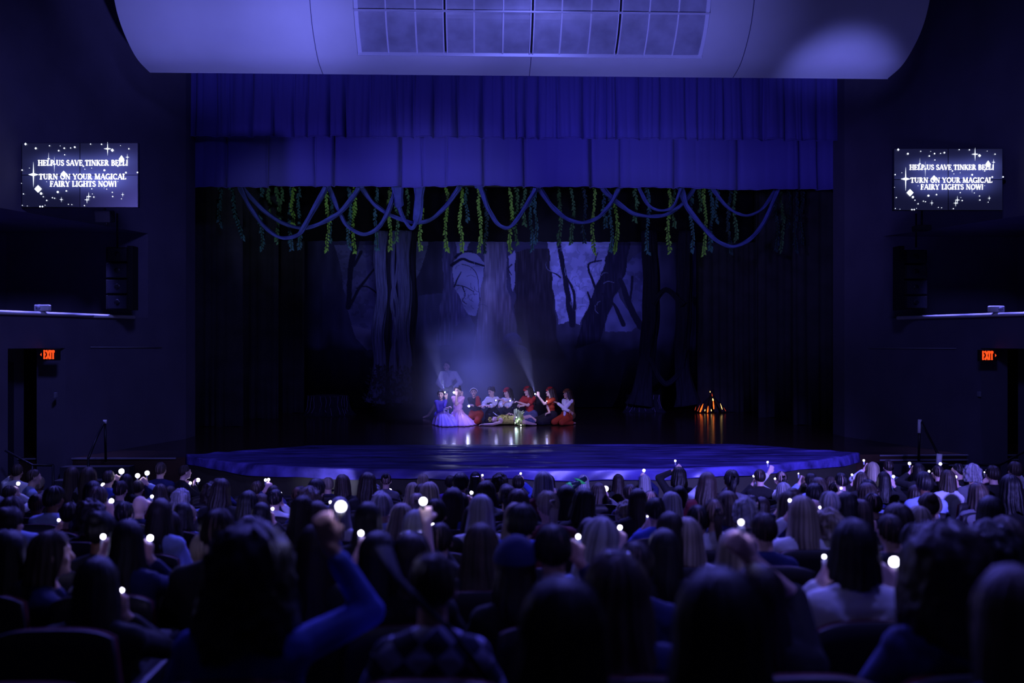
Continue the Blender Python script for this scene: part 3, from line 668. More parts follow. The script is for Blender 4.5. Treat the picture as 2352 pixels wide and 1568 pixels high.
# ---------------------------------------------------------------- draped cloth swags
M_swag = mat('slate_blue_cloth', srgb(0.30, 0.34, 0.60), 0.85, var=0.3, vscale=5, bump=0.3, bscale=25)
SW = [[(553, 433), (573, 473), (606, 519), (645, 546), (685, 539), (705, 509), (745, 436)], [(559, 433), (606, 483), (652, 513), (699, 524), (745, 509), (785, 483), (821, 436)],
      [(758, 433), (778, 483), (798, 519), (835, 538), (868, 523), (891, 486), (908, 436)], [(835, 436), (861, 470), (901, 496), (951, 511), (990, 503), (1027, 470), (1053, 433)],
      [(914, 436), (920, 486), (944, 524), (958, 500), (963, 436)], [(1106, 436), (1120, 476), (1143, 513), (1166, 523), (1184, 509), (1211, 468), (1228, 437)],
      [(1242, 437), (1269, 475), (1303, 502), (1340, 511), (1374, 499), (1402, 468), (1419, 437)], [(1388, 437), (1422, 468), (1456, 490), (1497, 497), (1531, 492), (1568, 468), (1592, 437)],
      [(1470, 437), (1490, 471), (1517, 483), (1545, 475), (1562, 437)], [(1565, 437), (1579, 475), (1616, 522), (1647, 553), (1684, 566), (1721, 550), (1755, 509), (1786, 437)],
      [(1640, 437), (1667, 471), (1694, 490), (1721, 494), (1752, 478), (1779, 437)]]
for i, s in enumerate(SW):
    Y_ = 23.0+0.22*(i % 4); s = [(s[0][0]-3, 420)]+s+[(s[-1][0]+3, 420)]
    q = spline([tuple(onY(u, v, Y_)) for u, v in s], 7); n = len(q); k = [0.055+0.055*(1-abs(2*t/(n-1)-1)*0.0)*(0.6+0.4*abs(math.cos(t*0.4+i))) for t in range(n)]
    k = [0.95*r*(0.75+0.5*abs(2*t/(n-1)-1)) for t, r in enumerate(k)]
    if i in (8, 10): k = [r*0.7 for r in k]
    mb = MB(); mb.tube(q, k, 34, flat=0.45, ridge=0.20, nr=5, seed=i)
    tag(obj('cloth_swag', mb, M_swag, origin=q[0]), 'slate-blue cloth swag looped under the curtains, %s from the left' % nth(i+1), 'swag', 'blue cloth swags above the stage')

# ---------------------------------------------------------------- painted forest cloth
def seg_d(X, Y, a, b):
    dx, dy = b[0]-a[0], b[1]-a[1]; L = dx*dx+dy*dy+1e-9; t = np.clip(((X-a[0])*dx+(Y-a[1])*dy)/L, 0, 1)
    return np.hypot(X-(a[0]+t*dx), Y-(a[1]+t*dy)), t
def poly_in(X, Y, pts):
    ins = np.zeros(X.shape, bool); n = len(pts)
    for i in range(n):
        x0, y0 = pts[i]; x1, y1 = pts[(i+1) % n]
        c = ((y0 > Y) != (y1 > Y)); xx = (x1-x0)*(Y-y0)/((y1-y0) if y1 != y0 else 1e-9)+x0; ins ^= c & (X < xx)
    return ins
def vnoise(X, Y, s, seed):
    r = np.random.RandomState(seed); g = r.rand(64, 64); x = X/s; y = Y/s; xi = np.floor(x).astype(int); yi = np.floor(y).astype(int); fx = x-xi; fy = y-yi
    fx = fx*fx*(3-2*fx); fy = fy*fy*(3-2*fy); G = lambda a, b: g[a % 64, b % 64]
    return (G(xi, yi)*(1-fx)+G(xi+1, yi)*fx)*(1-fy)+(G(xi, yi+1)*(1-fx)+G(xi+1, yi+1)*fx)*fy
def paint():
    W_, H_ = 640, 290
    X, Y = np.meshgrid(np.linspace(130, 2270, W_), np.linspace(0, 1000, H_))
    C = np.zeros((H_, W_, 3)); wob = (vnoise(X, Y, 60, 1)-0.5)*14; wob2 = (vnoise(X, Y, 18, 2)-0.5)*4
    Xw, Yw = X+wob+wob2, Y+wob2
    C[:] = np.array([0.050, 0.048, 0.105]); C *= (0.7+0.6*vnoise(X, Y*0.3, 30, 3))[..., None]
    def fill(pts, col, alpha=1.0, tex=None):
        m = poly_in(Xw, Yw, pts)*alpha
        c = np.array(col)[None, None]*(tex[..., None] if tex is not None else 1)
        C[:] = C*(1-m[..., None])+c*m[..., None]
    mot = 0.62+0.55*vnoise(X, Y, 60, 5); mot2 = np.where(vnoise(X, Y, 38, 6)*0.6+vnoise(X, Y, 14, 7)*0.4 > 0.56, 0.45, 1.0)
    sky = mot*(0.55+0.45*mot2)
    fill([(1440, 30), (1800, 30), (1750, 180), (1700, 320), (1660, 440), (1620, 520), (1560, 500), (1500, 520), (1490, 400), (1465, 250)], (0.36, 0.36, 0.72), 1, sky)
    fill([(940, 40), (1030, 40), (1010, 100), (960, 105)], (0.24, 0.24, 0.50), 1, mot)
    fill([(945, 150), (1000, 95), (1060, 110), (1100, 160), (1095, 300), (1085, 400), (1055, 470), (1010, 460), (975, 390), (940, 300), (930, 220)], (0.26, 0.27, 0.54), 1, mot)
    fill([(725, 40), (800, 40), (775, 180), (725, 280)], (0.17, 0.18, 0.34), 1, sky)
    fill([(300, 60), (530, 60), (530, 660), (480, 670), (410, 600), (380, 480), (350, 330), (330, 200)], (0.12, 0.12, 0.26), 1, sky)
    fill([(385, 520), (530, 560), (530, 660), (480, 665), (410, 600)], (0.16, 0.15, 0.28), 1, mot)
    fill([(600, 340), (660, 380), (650, 560), (640, 720), (600, 640), (610, 500)], (0.16, 0.16, 0.36), 1, mot)
    fill([(1235, 120), (1275, 90), (1270, 300), (1258, 330), (1240, 220)], (0.22, 0.22, 0.44), 1, mot)
    fill([(1830, 200), (1960, 90), (1985, 500), (1900, 500), (1850, 300)], (0.10, 0.10, 0.25), 1, sky)
    fill([(1760, 460), (1830, 330), (1870, 420), (1950, 520), (1900, 560), (1760, 560)], (0.13, 0.13, 0.32), 1, mot)
    fill([(2190, 60), (2245, 60), (2240, 420), (2210, 580), (2190, 400)], (0.045, 0.045, 0.13), 1, mot)
    fill([(750, 350), (940, 330), (1050, 520), (1050, 900), (620, 900), (700, 600)], (0.075, 0.075, 0.19), 0.7, mot)
    bark = 0.70+0.75*(vnoise(X*1.0, Y*0.06, 5, 8)*vnoise(X, Y*0.15, 9, 9))*1.6
    # lit trunk in the middle, darker trunks around it
    fill([(1098, 40), (1225, 40), (1225, 300), (1262, 450), (1330, 650), (1420, 850), (980, 850), (1045, 650), (1078, 400), (1102, 200)], (0.12, 0.11, 0.19), 1, bark)
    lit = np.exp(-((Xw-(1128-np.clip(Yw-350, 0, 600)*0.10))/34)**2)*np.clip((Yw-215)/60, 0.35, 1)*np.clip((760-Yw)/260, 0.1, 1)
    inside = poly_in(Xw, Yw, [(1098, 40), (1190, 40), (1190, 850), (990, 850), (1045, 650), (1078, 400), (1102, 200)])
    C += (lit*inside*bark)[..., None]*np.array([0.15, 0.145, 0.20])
    fill([(880, 40), (945, 40), (930, 200), (955, 330), (1005, 450), (930, 560), (850, 560), (880, 300)], (0.085, 0.080, 0.20), 1, bark)
    fill([(850, 560), (915, 450), (940, 560), (930, 640), (850, 640)], (0.10, 0.10, 0.24), 1, bark)
    fill([(1278, 100), (1330, 78), (1452, 78), (1475, 300), (1492, 560), (1540, 720), (1290, 720), (1268, 400)], (0.030, 0.026, 0.045), 1, bark)
    fill([(1795, 40), (1900, 40), (1865, 220), (1790, 420), (1730, 620), (1590, 660), (1645, 470), (1705, 310)], (0.020, 0.018, 0.045), 1, bark)
    def stroke(pts, w0, w1, col, soft=2.0):
        pts = [tuple(p) for p in spline([(a, b, 0) for a, b in pts], 5)]
        n = len(pts)
        for i in range(n-1):
            w = w0+(w1-w0)*i/n; D, _ = seg_d(Xw*0.5+X*0.5, Y, pts[i][:2], pts[i+1][:2]); m = np.clip((w/2-D)/soft+0.5, 0, 1)
            C[:] = C*(1-m[..., None])+np.array(col)[None, None]*m[..., None]
    K = (0.018, 0.017, 0.040)
    for st, w0, w1 in (([(1505, 40), (1520, 120), (1545, 260), (1560, 380), (1580, 520)], 22, 34), ([(1540, 230), (1575, 290), (1592, 360), (1590, 510)], 10, 20), ([(1720, 330), (1690, 260), (1665, 170), (1740, 145)], 16, 7),
                       ([(1700, 155), (1720, 100)], 8, 4), ([(1515, 245), (1490, 225), (1465, 215)], 9, 4), ([(930, 175), (985, 140), (1030, 155), (1100, 178)], 18, 9), ([(950, 130), (990, 100), (1040, 95)], 14, 8),
                       ([(1840, 260), (1870, 340), (1905, 440), (1955, 530)], 26, 40), ([(1745, 340), (1800, 395), (1830, 450), (1860, 520)], 12, 26), ([(1905, 240), (1900, 320), (1895, 420)], 14, 10), ([(415, 40), (385, 200), (375, 420)], 34, 26),
                       ([(440, 100), (405, 180)], 20, 10), ([(520, 190), (440, 300), (378, 420)], 10, 22), ([(530, 340), (470, 300), (420, 310)], 9, 5), ([(1255, 170), (1235, 195), (1250, 230)], 8, 4), ([(950, 290), (1000, 300), (1050, 330)], 6, 3), ([(990, 300), (1000, 350), (985, 380), (1010, 400)], 6, 3),
                       ([(985, 170), (1040, 190), (1070, 260), (1080, 380)], 4, 3), ([(1665, 330), (1680, 400), (1650, 480)], 10, 20), ([(945, 300), (960, 260), (980, 215)], 10, 4)):
        stroke(st, w0, w1, K)
    rb = np.random.RandomState(4)
    for _ in range(26):
        x, y = rb.uniform(1470, 1760), rb.uniform(60, 460); an = rb.uniform(-2.6, -0.4); L = rb.uniform(25, 70)
        stroke([(x, y), (x+L*.5*math.cos(an), y+L*.5*math.sin(an)), (x+L*math.cos(an+.4), y+L*math.sin(an+.4))], 3.5, 2, (0.16, 0.17, 0.32), 1.5)
    for _ in range(16):
        x, y = rb.uniform(950, 1080), rb.uniform(170, 430); an = rb.uniform(-2.8, -0.2); L = rb.uniform(20, 60)
        stroke([(x, y), (x+L*.5*math.cos(an), y+L*.5*math.sin(an)), (x+L*math.cos(an+.4), y+L*math.sin(an+.4))], 3, 2, (0.10, 0.10, 0.22), 1.5)
    for cx, cy_, rr, hh in ((1255, 570, 42, 70), (1272, 640, 62, 110), (1160, 640, 34, 60), (1130, 690, 26, 40)):
        for k in range(13):
            t = (k/12)*2-1; stroke([(cx, cy_+6), (cx+t*rr*0.55, cy_-4+abs(t)*8), (cx+t*rr, cy_+18+abs(t)*10), (cx+t*rr*1.12, cy_+hh*(1-0.25*abs(t)))], 6, 3, (0.13, 0.13, 0.34) if cx > 1200 else (0.07, 0.07, 0.15))
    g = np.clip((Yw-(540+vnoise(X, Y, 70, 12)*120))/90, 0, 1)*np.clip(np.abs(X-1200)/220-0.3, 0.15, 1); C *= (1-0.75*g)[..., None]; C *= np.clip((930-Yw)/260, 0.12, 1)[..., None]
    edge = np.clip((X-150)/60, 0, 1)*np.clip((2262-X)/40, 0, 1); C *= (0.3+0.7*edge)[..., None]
    return X, Y, np.clip(C, 0, 1)
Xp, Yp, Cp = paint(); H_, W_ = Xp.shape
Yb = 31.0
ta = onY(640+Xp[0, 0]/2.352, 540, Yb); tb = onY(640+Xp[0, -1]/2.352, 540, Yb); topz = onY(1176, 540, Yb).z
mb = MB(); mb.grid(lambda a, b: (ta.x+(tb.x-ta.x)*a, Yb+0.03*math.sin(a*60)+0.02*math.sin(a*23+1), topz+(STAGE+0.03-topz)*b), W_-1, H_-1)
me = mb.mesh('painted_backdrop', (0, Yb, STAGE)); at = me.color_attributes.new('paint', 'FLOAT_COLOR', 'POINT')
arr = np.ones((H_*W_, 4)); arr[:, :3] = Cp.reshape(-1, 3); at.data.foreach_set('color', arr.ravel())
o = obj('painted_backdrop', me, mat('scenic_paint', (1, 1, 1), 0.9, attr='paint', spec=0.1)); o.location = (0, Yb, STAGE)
tag(o, 'painted cloth of a moonlit forest with dark trunks, closing the back of the stage', 'backdrop')

# ---------------------------------------------------------------- scenic trunks, stumps, fire
M_bark = mat('scenic_bark', srgb(0.30, 0.31, 0.42), 0.85, var=0.5, vscale=4, stretch=(6, 6, 0.5), bump=0.5, bscale=9)
M_barkdark = mat('scenic_bark_dark', srgb(0.09, 0.09, 0.14), 0.9, var=0.5, vscale=4, stretch=(6, 6, 0.5), bump=0.5, bscale=9)
def trunk(root, u0s, w, d, seed, m, name='trunk', vtop=520, vbase=900, flare=1.8):
    q = spline([tuple(P(u, v, d)) for u, v in u0s], 8); n = len(q)
    rad = [w*(1+(flare-1)*max(0, (i/(n-1)-0.75)*4)**2) for i in range(n)]
    mb = MB(); mb.tube(q, rad, 44, ridge=0.13, nr=6, seed=seed, flat=0.7); return obj(name, mb, m, root)
root = thing('scenic_tree', P(905, 940, 28.5), 'pair of gnarled fabric-wrapped tree trunks left of centre stage', 'tree prop')
d = 28.0
def lv(v): return v
trunk(root, [(876, 530), (872, 600), (878, 680), (868, 760), (872, 840), (862, 925)], 0.16, d, 1, M_bark)
trunk(root, [(893, 530), (897, 600), (890, 690), (886, 780), (884, 860), (892, 925)], 0.10, d+0.1, 2, M_barkdark)
trunk(root, [(930, 530), (926, 600), (931, 680), (925, 760), (932, 840), (928, 925)], 0.18, d, 3, M_bark)
trunk(root, [(950, 530), (946, 620), (950, 700), (944, 800), (950, 860), (960, 925)], 0.10, d+0.1, 4, M_barkdark)
for k, pts in enumerate(([(905, 530), (902, 640), (914, 720), (905, 800), (912, 900)], [(912, 530), (914, 610), (900, 690), (910, 760), (898, 830), (905, 920)])):
    trunk(root, pts, 0.05, d-0.05, 7+k, M_bark, 'vine_root')
lf = MB(); r = random.Random(3)
for _ in range(260):
    u = r.uniform(840, 985); v = r.uniform(845, 935); p = P(u, v, d+r.uniform(-0.9, -0.3)); p.z = max(p.z, STAGE+0.02)
    if v < 880 and abs(u-912) > 62: continue
    a = r.uniform(-1.4, 1.4); L = r.uniform(0.08, 0.2); dr = Vector((math.sin(a), r.uniform(-.4, .2), math.cos(a))).normalized(); sd = dr.cross(Vector((0, 1, 0))).normalized()*L*0.2
    lf.add([p, p+dr*L*.5+sd, p+dr*L, p+dr*L*.5-sd], [(0, 1, 2), (0, 2, 3)])
obj('base_foliage', lf, M_barkdark, root, smooth=False)
root = thing('scenic_tree', P(1520, 940, 29), 'dark scenic tree with an arched hollow right of centre stage', 'tree prop')
trunk(root, [(1490, 530), (1496, 640), (1494, 740), (1484, 830), (1470, 930)], 0.22, 28.6, 11, M_barkdark)
trunk(root, [(1575, 530), (1572, 640), (1570, 740), (1566, 830), (1580, 930)], 0.20, 28.6, 12, M_barkdark)
trunk(root, [(1500, 700), (1530, 665), (1568, 700)], 0.10, 28.5, 13, M_barkdark, 'arch_branch')
trunk(root, [(1492, 820), (1515, 868), (1535, 880), (1562, 850), (1568, 800)], 0.10, 28.5, 14, M_barkdark, 'arch_branch')
def stump(u0, u1, v0, v1, m, label):
    c = onz((u0+u1)/2, v1, STAGE); d = (c-CAM).dot(FW)+0.5; R = (u1-u0)/2*d/F_PX; H = (v1-v0)*0.98*d/F_PX; c = P((u0+u1)/2, 784, d); c.z = STAGE
    root = thing('tree_stump', c, label, 'tree stump', 'tree stumps on the stage'); mb = MB(); r = random.Random(int(u0)); ph = [r.uniform(0, 6) for _ in range(6)]
    def fn(a, b):
        an = a*2*PI; fl = 1+0.28*(1-b)**4+0.12*(1-b)*math.sin(an*5+ph[0]); rr = R*0.84*fl*(1+0.05*math.sin(an*9+ph[1]+b)+0.03*abs(math.sin(an*17+ph[2]+b*2)))
        return (c.x+rr*math.cos(an), c.y+rr*math.sin(an)*0.8, STAGE+H*b)
    mb.grid(fn, 120, 14, True); bk = obj('bark', mb, m, root)
    t = MB(); t.ell((c.x, c.y, STAGE+H-0.02), (R*0.84, R*0.68, 0.05), nu=40); obj('cut_top', t, mat('stump_top', srgb(0.22, 0.2, 0.26), 0.8, var=0.3), root)
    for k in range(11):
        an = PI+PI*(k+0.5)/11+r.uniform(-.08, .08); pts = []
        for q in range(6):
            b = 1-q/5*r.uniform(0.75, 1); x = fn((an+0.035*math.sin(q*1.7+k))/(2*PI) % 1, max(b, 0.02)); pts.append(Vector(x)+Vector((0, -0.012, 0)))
        rb_ = MB(); rb_.tube(pts, 0.006, 6); obj('bark_ridge', rb_, mat('bark_stripe', srgb(0.42, 0.38, 0.55), 0.8), bk)  # paler ridges form the stump's striped sides
stump(700, 806, 910, 956, M_barkdark, 'wide dark tree stump at stage left of the kneeling group')
stump(1432, 1522, 908, 948, M_barkdark, 'faint dark tree stump between the kneeling group and the campfire')
# campfire of leaning logs
c = onz(1633, 948, STAGE); d = (c-CAM).dot(FW)+0.35; c = P(1633, 784, d); c.z = STAGE; k = d/F_PX
root = thing('campfire', c, 'small campfire of leaning logs with orange flames at the right of the stage', 'campfire')
apex = c+UP*46*k; r = random.Random(9)
for i in range(13):
    an = i/13*2*PI+r.uniform(-.1, .1); b = c+Vector((math.cos(an)*35*k, math.sin(an)*35*k, 0.02)); t = apex+Vector((math.cos(an)*-5*k, math.sin(an)*-5*k, r.uniform(-.03, .06)))
    mb = MB(); mb.tube([b, b.lerp(t, .5)+Vector((r.uniform(-.02, .02), 0, 0)), t], [0.042, 0.036, 0.022], 9, ridge=0.1); obj('log', mb, mat('charred_log', (0.012, 0.009, 0.01), 0.8, bump=0.4, bscale=30), root)
M_fl = [emis('flame_orange', (1.0, 0.16, 0.02), 1.6), emis('flame_yellow', (1.0, 0.62, 0.22), 1.7), emis('flame_deep', (0.55, 0.05, 0.02), 0.9)]
for i, (u0, v0, u1, v1, w, q) in enumerate(((1608, 946, 1615, 927, 4.4, 0), (1602, 944, 1608, 930, 1.8, 2), (1619, 944, 1619.6, 939, 2.0, 1), (1625, 947, 1626.5, 932, 3.2, 0), (1634, 944, 1633.5, 939, 2.4, 1), (1639.5, 939, 1638, 916, 3.0, 0), (1638, 920, 1637, 914, 3.6, 1), (1636, 910, 1635, 903, 2.0, 2), (1659, 940, 1654.5, 926, 2.2, 1), (1667, 944, 1662, 935, 1.4, 2), (1596, 942, 1599, 933, 1.2, 2), (1631, 901, 1631, 897.5, 2, 1))):
    a = P(u0, v0, d-0.50+(950-v0)*0.008); b = P(u1, v1, d-0.50+(950-v1)*0.008); mb = MB(); mb.tube([a, a.lerp(b, .35), a.lerp(b, .75), b], [w*k*0.35, w*k*0.5, w*k*0.3, w*k*0.08], 7, flat=0.6); obj('flame', mb, M_fl[q], root)
fl = bpy.data.lights.new('fire_glow', 'POINT'); fl.energy = 0.35; fl.color = (1, .25, .05); fl.shadow_soft_size = 0.1; fo = bpy.data.objects.new('fire_glow', fl); COL.objects.link(fo); fo.location = c+UP*0.2
# ---------------------------------------------------------------- people: shared builders
def skin(n, c): return mat('skin_'+n, c, 0.55, spec=0.35, var=0.06, vscale=20)
SK = [skin('light', srgb(0.85, 0.71, 0.66)), skin('warm', srgb(0.70, 0.56, 0.50)), skin('deep', srgb(0.42, 0.28, 0.22))]
def hairm(n, c, spec=0.35): return mat('hair_'+n, c, 0.5, spec=spec, attr='strand', bump=0.25, bscale=14, stretch=(8, 8, 0.6))
HM = {'black': hairm('black', srgb(0.07, 0.06, 0.07)), 'dark brown': hairm('dark_brown', srgb(0.15, 0.11, 0.10)), 'brown': hairm('brown', srgb(0.26, 0.215, 0.19)),
      'blonde': hairm('blonde', srgb(0.57, 0.52, 0.46)), 'silver': hairm('silver', srgb(0.60, 0.59, 0.62)), 'auburn': hairm('auburn', srgb(0.32, 0.18, 0.13))}
def cloth(n, c, **k): return mat('fabric_'+n, c, 0.85, sheen=0.0, bump=0.15, bscale=50, **k)
CM = {'black': cloth('black', (0.012, 0.012, 0.014)), 'white': cloth('white', srgb(0.85, 0.85, 0.88)), 'navy': cloth('navy', srgb(0.13, 0.15, 0.34)), 'grey': cloth('grey', srgb(0.42, 0.42, 0.46)),
      'blue': cloth('blue', srgb(0.28, 0.34, 0.75)), 'dark red': cloth('dark_red', srgb(0.36, 0.12, 0.16)), 'purple': cloth('purple', srgb(0.38, 0.24, 0.62)), 'pale blue': cloth('pale_blue', srgb(0.62, 0.68, 0.88))}
M_trouser = cloth('trouser_dark', (0.02, 0.02, 0.03))

def head_prims(mb, c, R, k=1.0, detail=False):
    """c: centre of the head ball; R: rotation, face along +Y"""
    q = lambda x, y, z: Vector(c)+R @ Vector((x*k, y*k, z*k))
    mb.ell(q(0, -0.008, 0.012), (0.076*k, 0.095*k, 0.100*k), R, 18, 12)
    mb.ell(q(0, 0.028, -0.055), (0.056*k, 0.062*k, 0.062*k), R, 14, 10)
    mb.cap(q(0, 0.072, -0.092), q(0, 0.066, -0.086), 0.022*k)
    mb.cap(q(0, 0.084, 0.012), q(0, 0.106, -0.028), 0.009*k, 0.013*k, 8)
    for s in (-1, 1):
        mb.ell(q(s*0.078, -0.005, -0.018), (0.010*k, 0.018*k, 0.030*k), R, 8, 6)
        mb.ell(q(s*0.040, 0.064, -0.030), (0.022*k, 0.022*k, 0.020*k), R, 8, 6)
    mb.cap(q(-0.03, 0.083, 0.030), q(0.03, 0.083, 0.030), 0.010*k, 0.010*k, 8)
    mb.cap(q(-0.016, 0.083, -0.055), q(0.016, 0.083, -0.055), 0.009*k, 0.009*k, 8)
def face_parts(par, c, R, k=1.0, lipc=(0.35, 0.05, 0.06)):
    q = lambda x, y, z: Vector(c)+R @ Vector((x*k, y*k, z*k))
    for s in (-1, 1):
        mb = MB(); mb.ell(q(s*0.030, 0.083, 0.008), (0.013*k, 0.008*k, 0.0075*k), R, 10, 6); obj('eye', mb, mat('eye_dark', (0.02, 0.015, 0.02), 0.2), par)
        mb = MB(); mb.cap(q(s*0.018, 0.094, 0.030), q(s*0.043, 0.082, 0.033), 0.004*k, 0.003*k, 6); obj('eyebrow', mb, mat('brow_dark', (0.03, 0.02, 0.015), 0.7), par)
    mb = MB(); mb.ell(q(0, 0.090, -0.056), (0.019*k, 0.010*k, 0.008*k), R, 10, 6); obj('mouth', mb, mat('lip', lipc, 0.4), par)

def hand_prims(mb, w, dr, up, k=1.0, curl=1.0, fr=0.0085):
    """palm from the wrist w along dr; up: the palm's back normal; fingers curl against -up"""
    dr = Vector(dr).normalized(); up = (Vector(up)-dr*Vector(up).dot(dr)).normalized(); sd = dr.cross(up).normalized()
    w = Vector(w)
    for t in (-0.026, -0.009, 0.009, 0.026): mb.cap(w+sd*t*0.6*k, w+(dr*0.085+sd*t)*k, 0.015*k, 0.012*k, 8)
    for t, L in ((-0.030, 0.058), (-0.010, 0.072), (0.010, 0.076), (0.029, 0.066)):
        a = w+(dr*0.088+sd*t)*k; d1 = (dr*math.cos(0.5*curl)-up*math.sin(0.5*curl)); d2 = (dr*math.cos(1.5*curl)-up*math.sin(1.5*curl)); d3 = (dr*math.cos(2.2*curl)-up*math.sin(2.2*curl))
        b = a+d1*L*0.42*k; c = b+d2*L*0.34*k; e = c+d3*L*0.26*k
        mb.cap(a, b, fr*1.12*k, fr*1.05*k, 8); mb.cap(b, c, fr*1.05*k, fr*k, 8); mb.cap(c, e, fr*k, fr*0.85*k, 8)
    a = w+(dr*0.025+sd*0.028)*k; b = a+(dr*0.03+sd*0.024-up*0.012)*k; c = b+(dr*0.028-sd*0.004-up*0.016)*k
    mb.cap(a, b, 0.013*k, 0.011*k, 8); mb.cap(b, c, 0.011*k, 0.009*k, 8)
    return w+(dr*0.10-up*0.032)*k
def ik(S, T, l1, l2, pole):
    S = Vector(S); T = Vector(T); d = T-S; L = d.length
    if L > (l1+l2)*0.985: T = S+d*((l1+l2)*0.985/L); d = T-S; L = d.length
    if L < abs(l1-l2)+0.03: L = abs(l1-l2)+0.03
    a = (l1*l1-l2*l2+L*L)/(2*L); h = math.sqrt(max(0, l1*l1-a*a)); n = d.normalized(); p = Vector(pole); p = (p-n*p.dot(n)).normalized()
    return S+n*a+p*h, T

# ---- hair: strands running from the crown, ending at the hairline in front and hanging free at sides and back
def hair_mesh(kind, seed, k=1.0, nc=72):
    r = random.Random(seed*17+hash(kind) % 97 if False else seed*17+sum(map(ord, kind)))
    LEN = {'long': 0.42, 'mid': 0.27, 'bob': 0.17, 'short': 0.0, 'bun': 0.0, 'pony': 0.0, 'curly': 0.10, 'bigcurly': 0.24, 'buzz': 0.0}[kind]
    ph = [r.uniform(0, 6.28) for _ in range(6)]; part = r.uniform(-0.25, 0.25)
    sv = np.array([r.uniform(0.35, 1.6) for _ in range(nc)])
    mb = MB(); cols = []; NR = 26
    puff = {'long': 0.020, 'mid': 0.020, 'bob': 0.022, 'short': 0.016, 'bun': 0.010, 'pony': 0.010, 'curly': 0.040, 'bigcurly': 0.062, 'buzz': 0.006}[kind]
    for i in range(NR+1):
        b = i/NR
        for j in range(nc):
            phi = 2*PI*j/nc           # 0 = front (+Y)
            f = math.cos(phi)         # 1 front .. -1 back
            if f > 0: end = math.radians(58+34*min(1, abs(math.sin(phi))**3)) if LEN or kind != 'short' else math.radians(54+34*abs(math.sin(phi))**3)
            else: end = math.radians(92+40*(-f)**0.7)
            fall = 0.0
            if LEN:
                q = max(0, min(1, (0.55-f)/0.35)); fall = LEN*q*(0.9+0.08*math.sin(phi*3+ph[0])+0.08*(1 if f < 0 else 0)*0+0.03*math.sin(phi*7+ph[1])*1)
                if q > 0: end = end*(1-q)+math.radians(96)*q
            arcl = end*0.1; tot = arcl+fall; s = b*tot
            gro = 1.5*(0.0035*math.sin(phi*31+ph[2]+2*b)+0.003*math.sin(phi*19+ph[3]-3*b)+0.002*math.sin(phi*53+ph[4]))*(1.0 if 'curly' not in kind else 0.3)
            pf = puff+gro*min(1, b*4)
            if s <= arcl or fall == 0: th = min(s/0.1, end); zz = 0
            else: th = end; zz = s-arcl
            x = (0.076+pf)*math.sin(th)*math.sin(phi+part*0.0); y = (0.095+pf)*math.sin(th)*math.cos(phi)-0.008; z = (0.100+pf)*math.cos(th)+0.012
            if zz > 0:
                t = zz/max(LEN, 1e-3); sp = {'long': 0.30, 'mid': 0.30, 'bob': 0.14, 'curly': 0.05, 'bigcurly': 0.22}.get(kind, 0)
                grow = 1+sp*math.sin(min(1, t*1.2)*PI/2)-(0.5 if kind in ('bob', 'curly', 'bigcurly') else 0.28)*max(0, t-0.7)**1.2
                x *= grow; y = y*(1+0.2*t) if y < 0 else y*(1-0.35*t)
                y -= 0.035*t if kind in ('long', 'mid') else 0; z -= zz
                w = 0.012*math.sin(zz*24+phi*2+ph[5])*t; x += w; y += w*0.6
            if 'curly' in kind:
                nz = noise.noise(Vector((x*26+seed, y*26, z*26)))*0.020+noise.noise(Vector((x*60, y*60, z*60+seed)))*0.012
                n = Vector((x, y, z*0.6)).normalized(); x += n.x*nz; y += n.y*nz; z += n.z*nz
            mb.v.append((x*k, y*k, z*k)); cols.append(sv[j]*(0.9+0.2*math.sin(j*1.7)))
    for i in range(NR):
        for j in range(nc):
            j2 = (j+1) % nc; mb.f.append((i*nc+j, i*nc+j2, (i+1)*nc+j2, (i+1)*nc+j))
    if kind == 'bun':
        n0 = len(mb.v); mb.ell((0, -0.085*k, 0.085*k), 0.048*k, None, 16, 12); cols += [1.0]*(len(mb.v)-n0)
    if kind == 'pony':
        n0 = len(mb.v); mb.tube([(0, -0.085*k, 0.05*k), (0, -0.135*k, 0.055*k), (0.005, -0.155*k, 0.0), (0.0, -0.15*k, -0.08*k), (0.01, -0.14*k, -0.17*k), (0.01, -0.13*k, -0.25*k)], [0.018*k, 0.026*k, 0.034*k, 0.034*k, 0.026*k, 0.008*k], 24, ridge=0.08, nr=7); cols += [1.0]*(len(mb.v)-n0)
    me = mb.mesh('hair'); at = me.color_attributes.new('strand', 'FLOAT_COLOR', 'POINT')
    a = np.ones((len(me.vertices), 4)); a[:, :3] = np.array(cols)[:, None]; at.data.foreach_set('color', a.ravel())
    return me
_hc = {}
def get_hair(kind, var):
    if (kind, var) not in _hc: _hc[(kind, var)] = hair_mesh(kind, var)
    return _hc[(kind, var)]
def add_hair(par, kind, var, color, M, solid=False):
    """M: matrix taking head space to the parent's space"""
    o = bpy.data.objects.new('hair', get_hair(kind, var)); COL.objects.link(o)
    if not o.data.materials: o.data.materials.append(HM['brown'])
    o.material_slots[0].link = 'OBJECT'; o.material_slots[0].material = HM[color]
    o.parent = par; o.matrix_local = M
    return o
_hat = {}
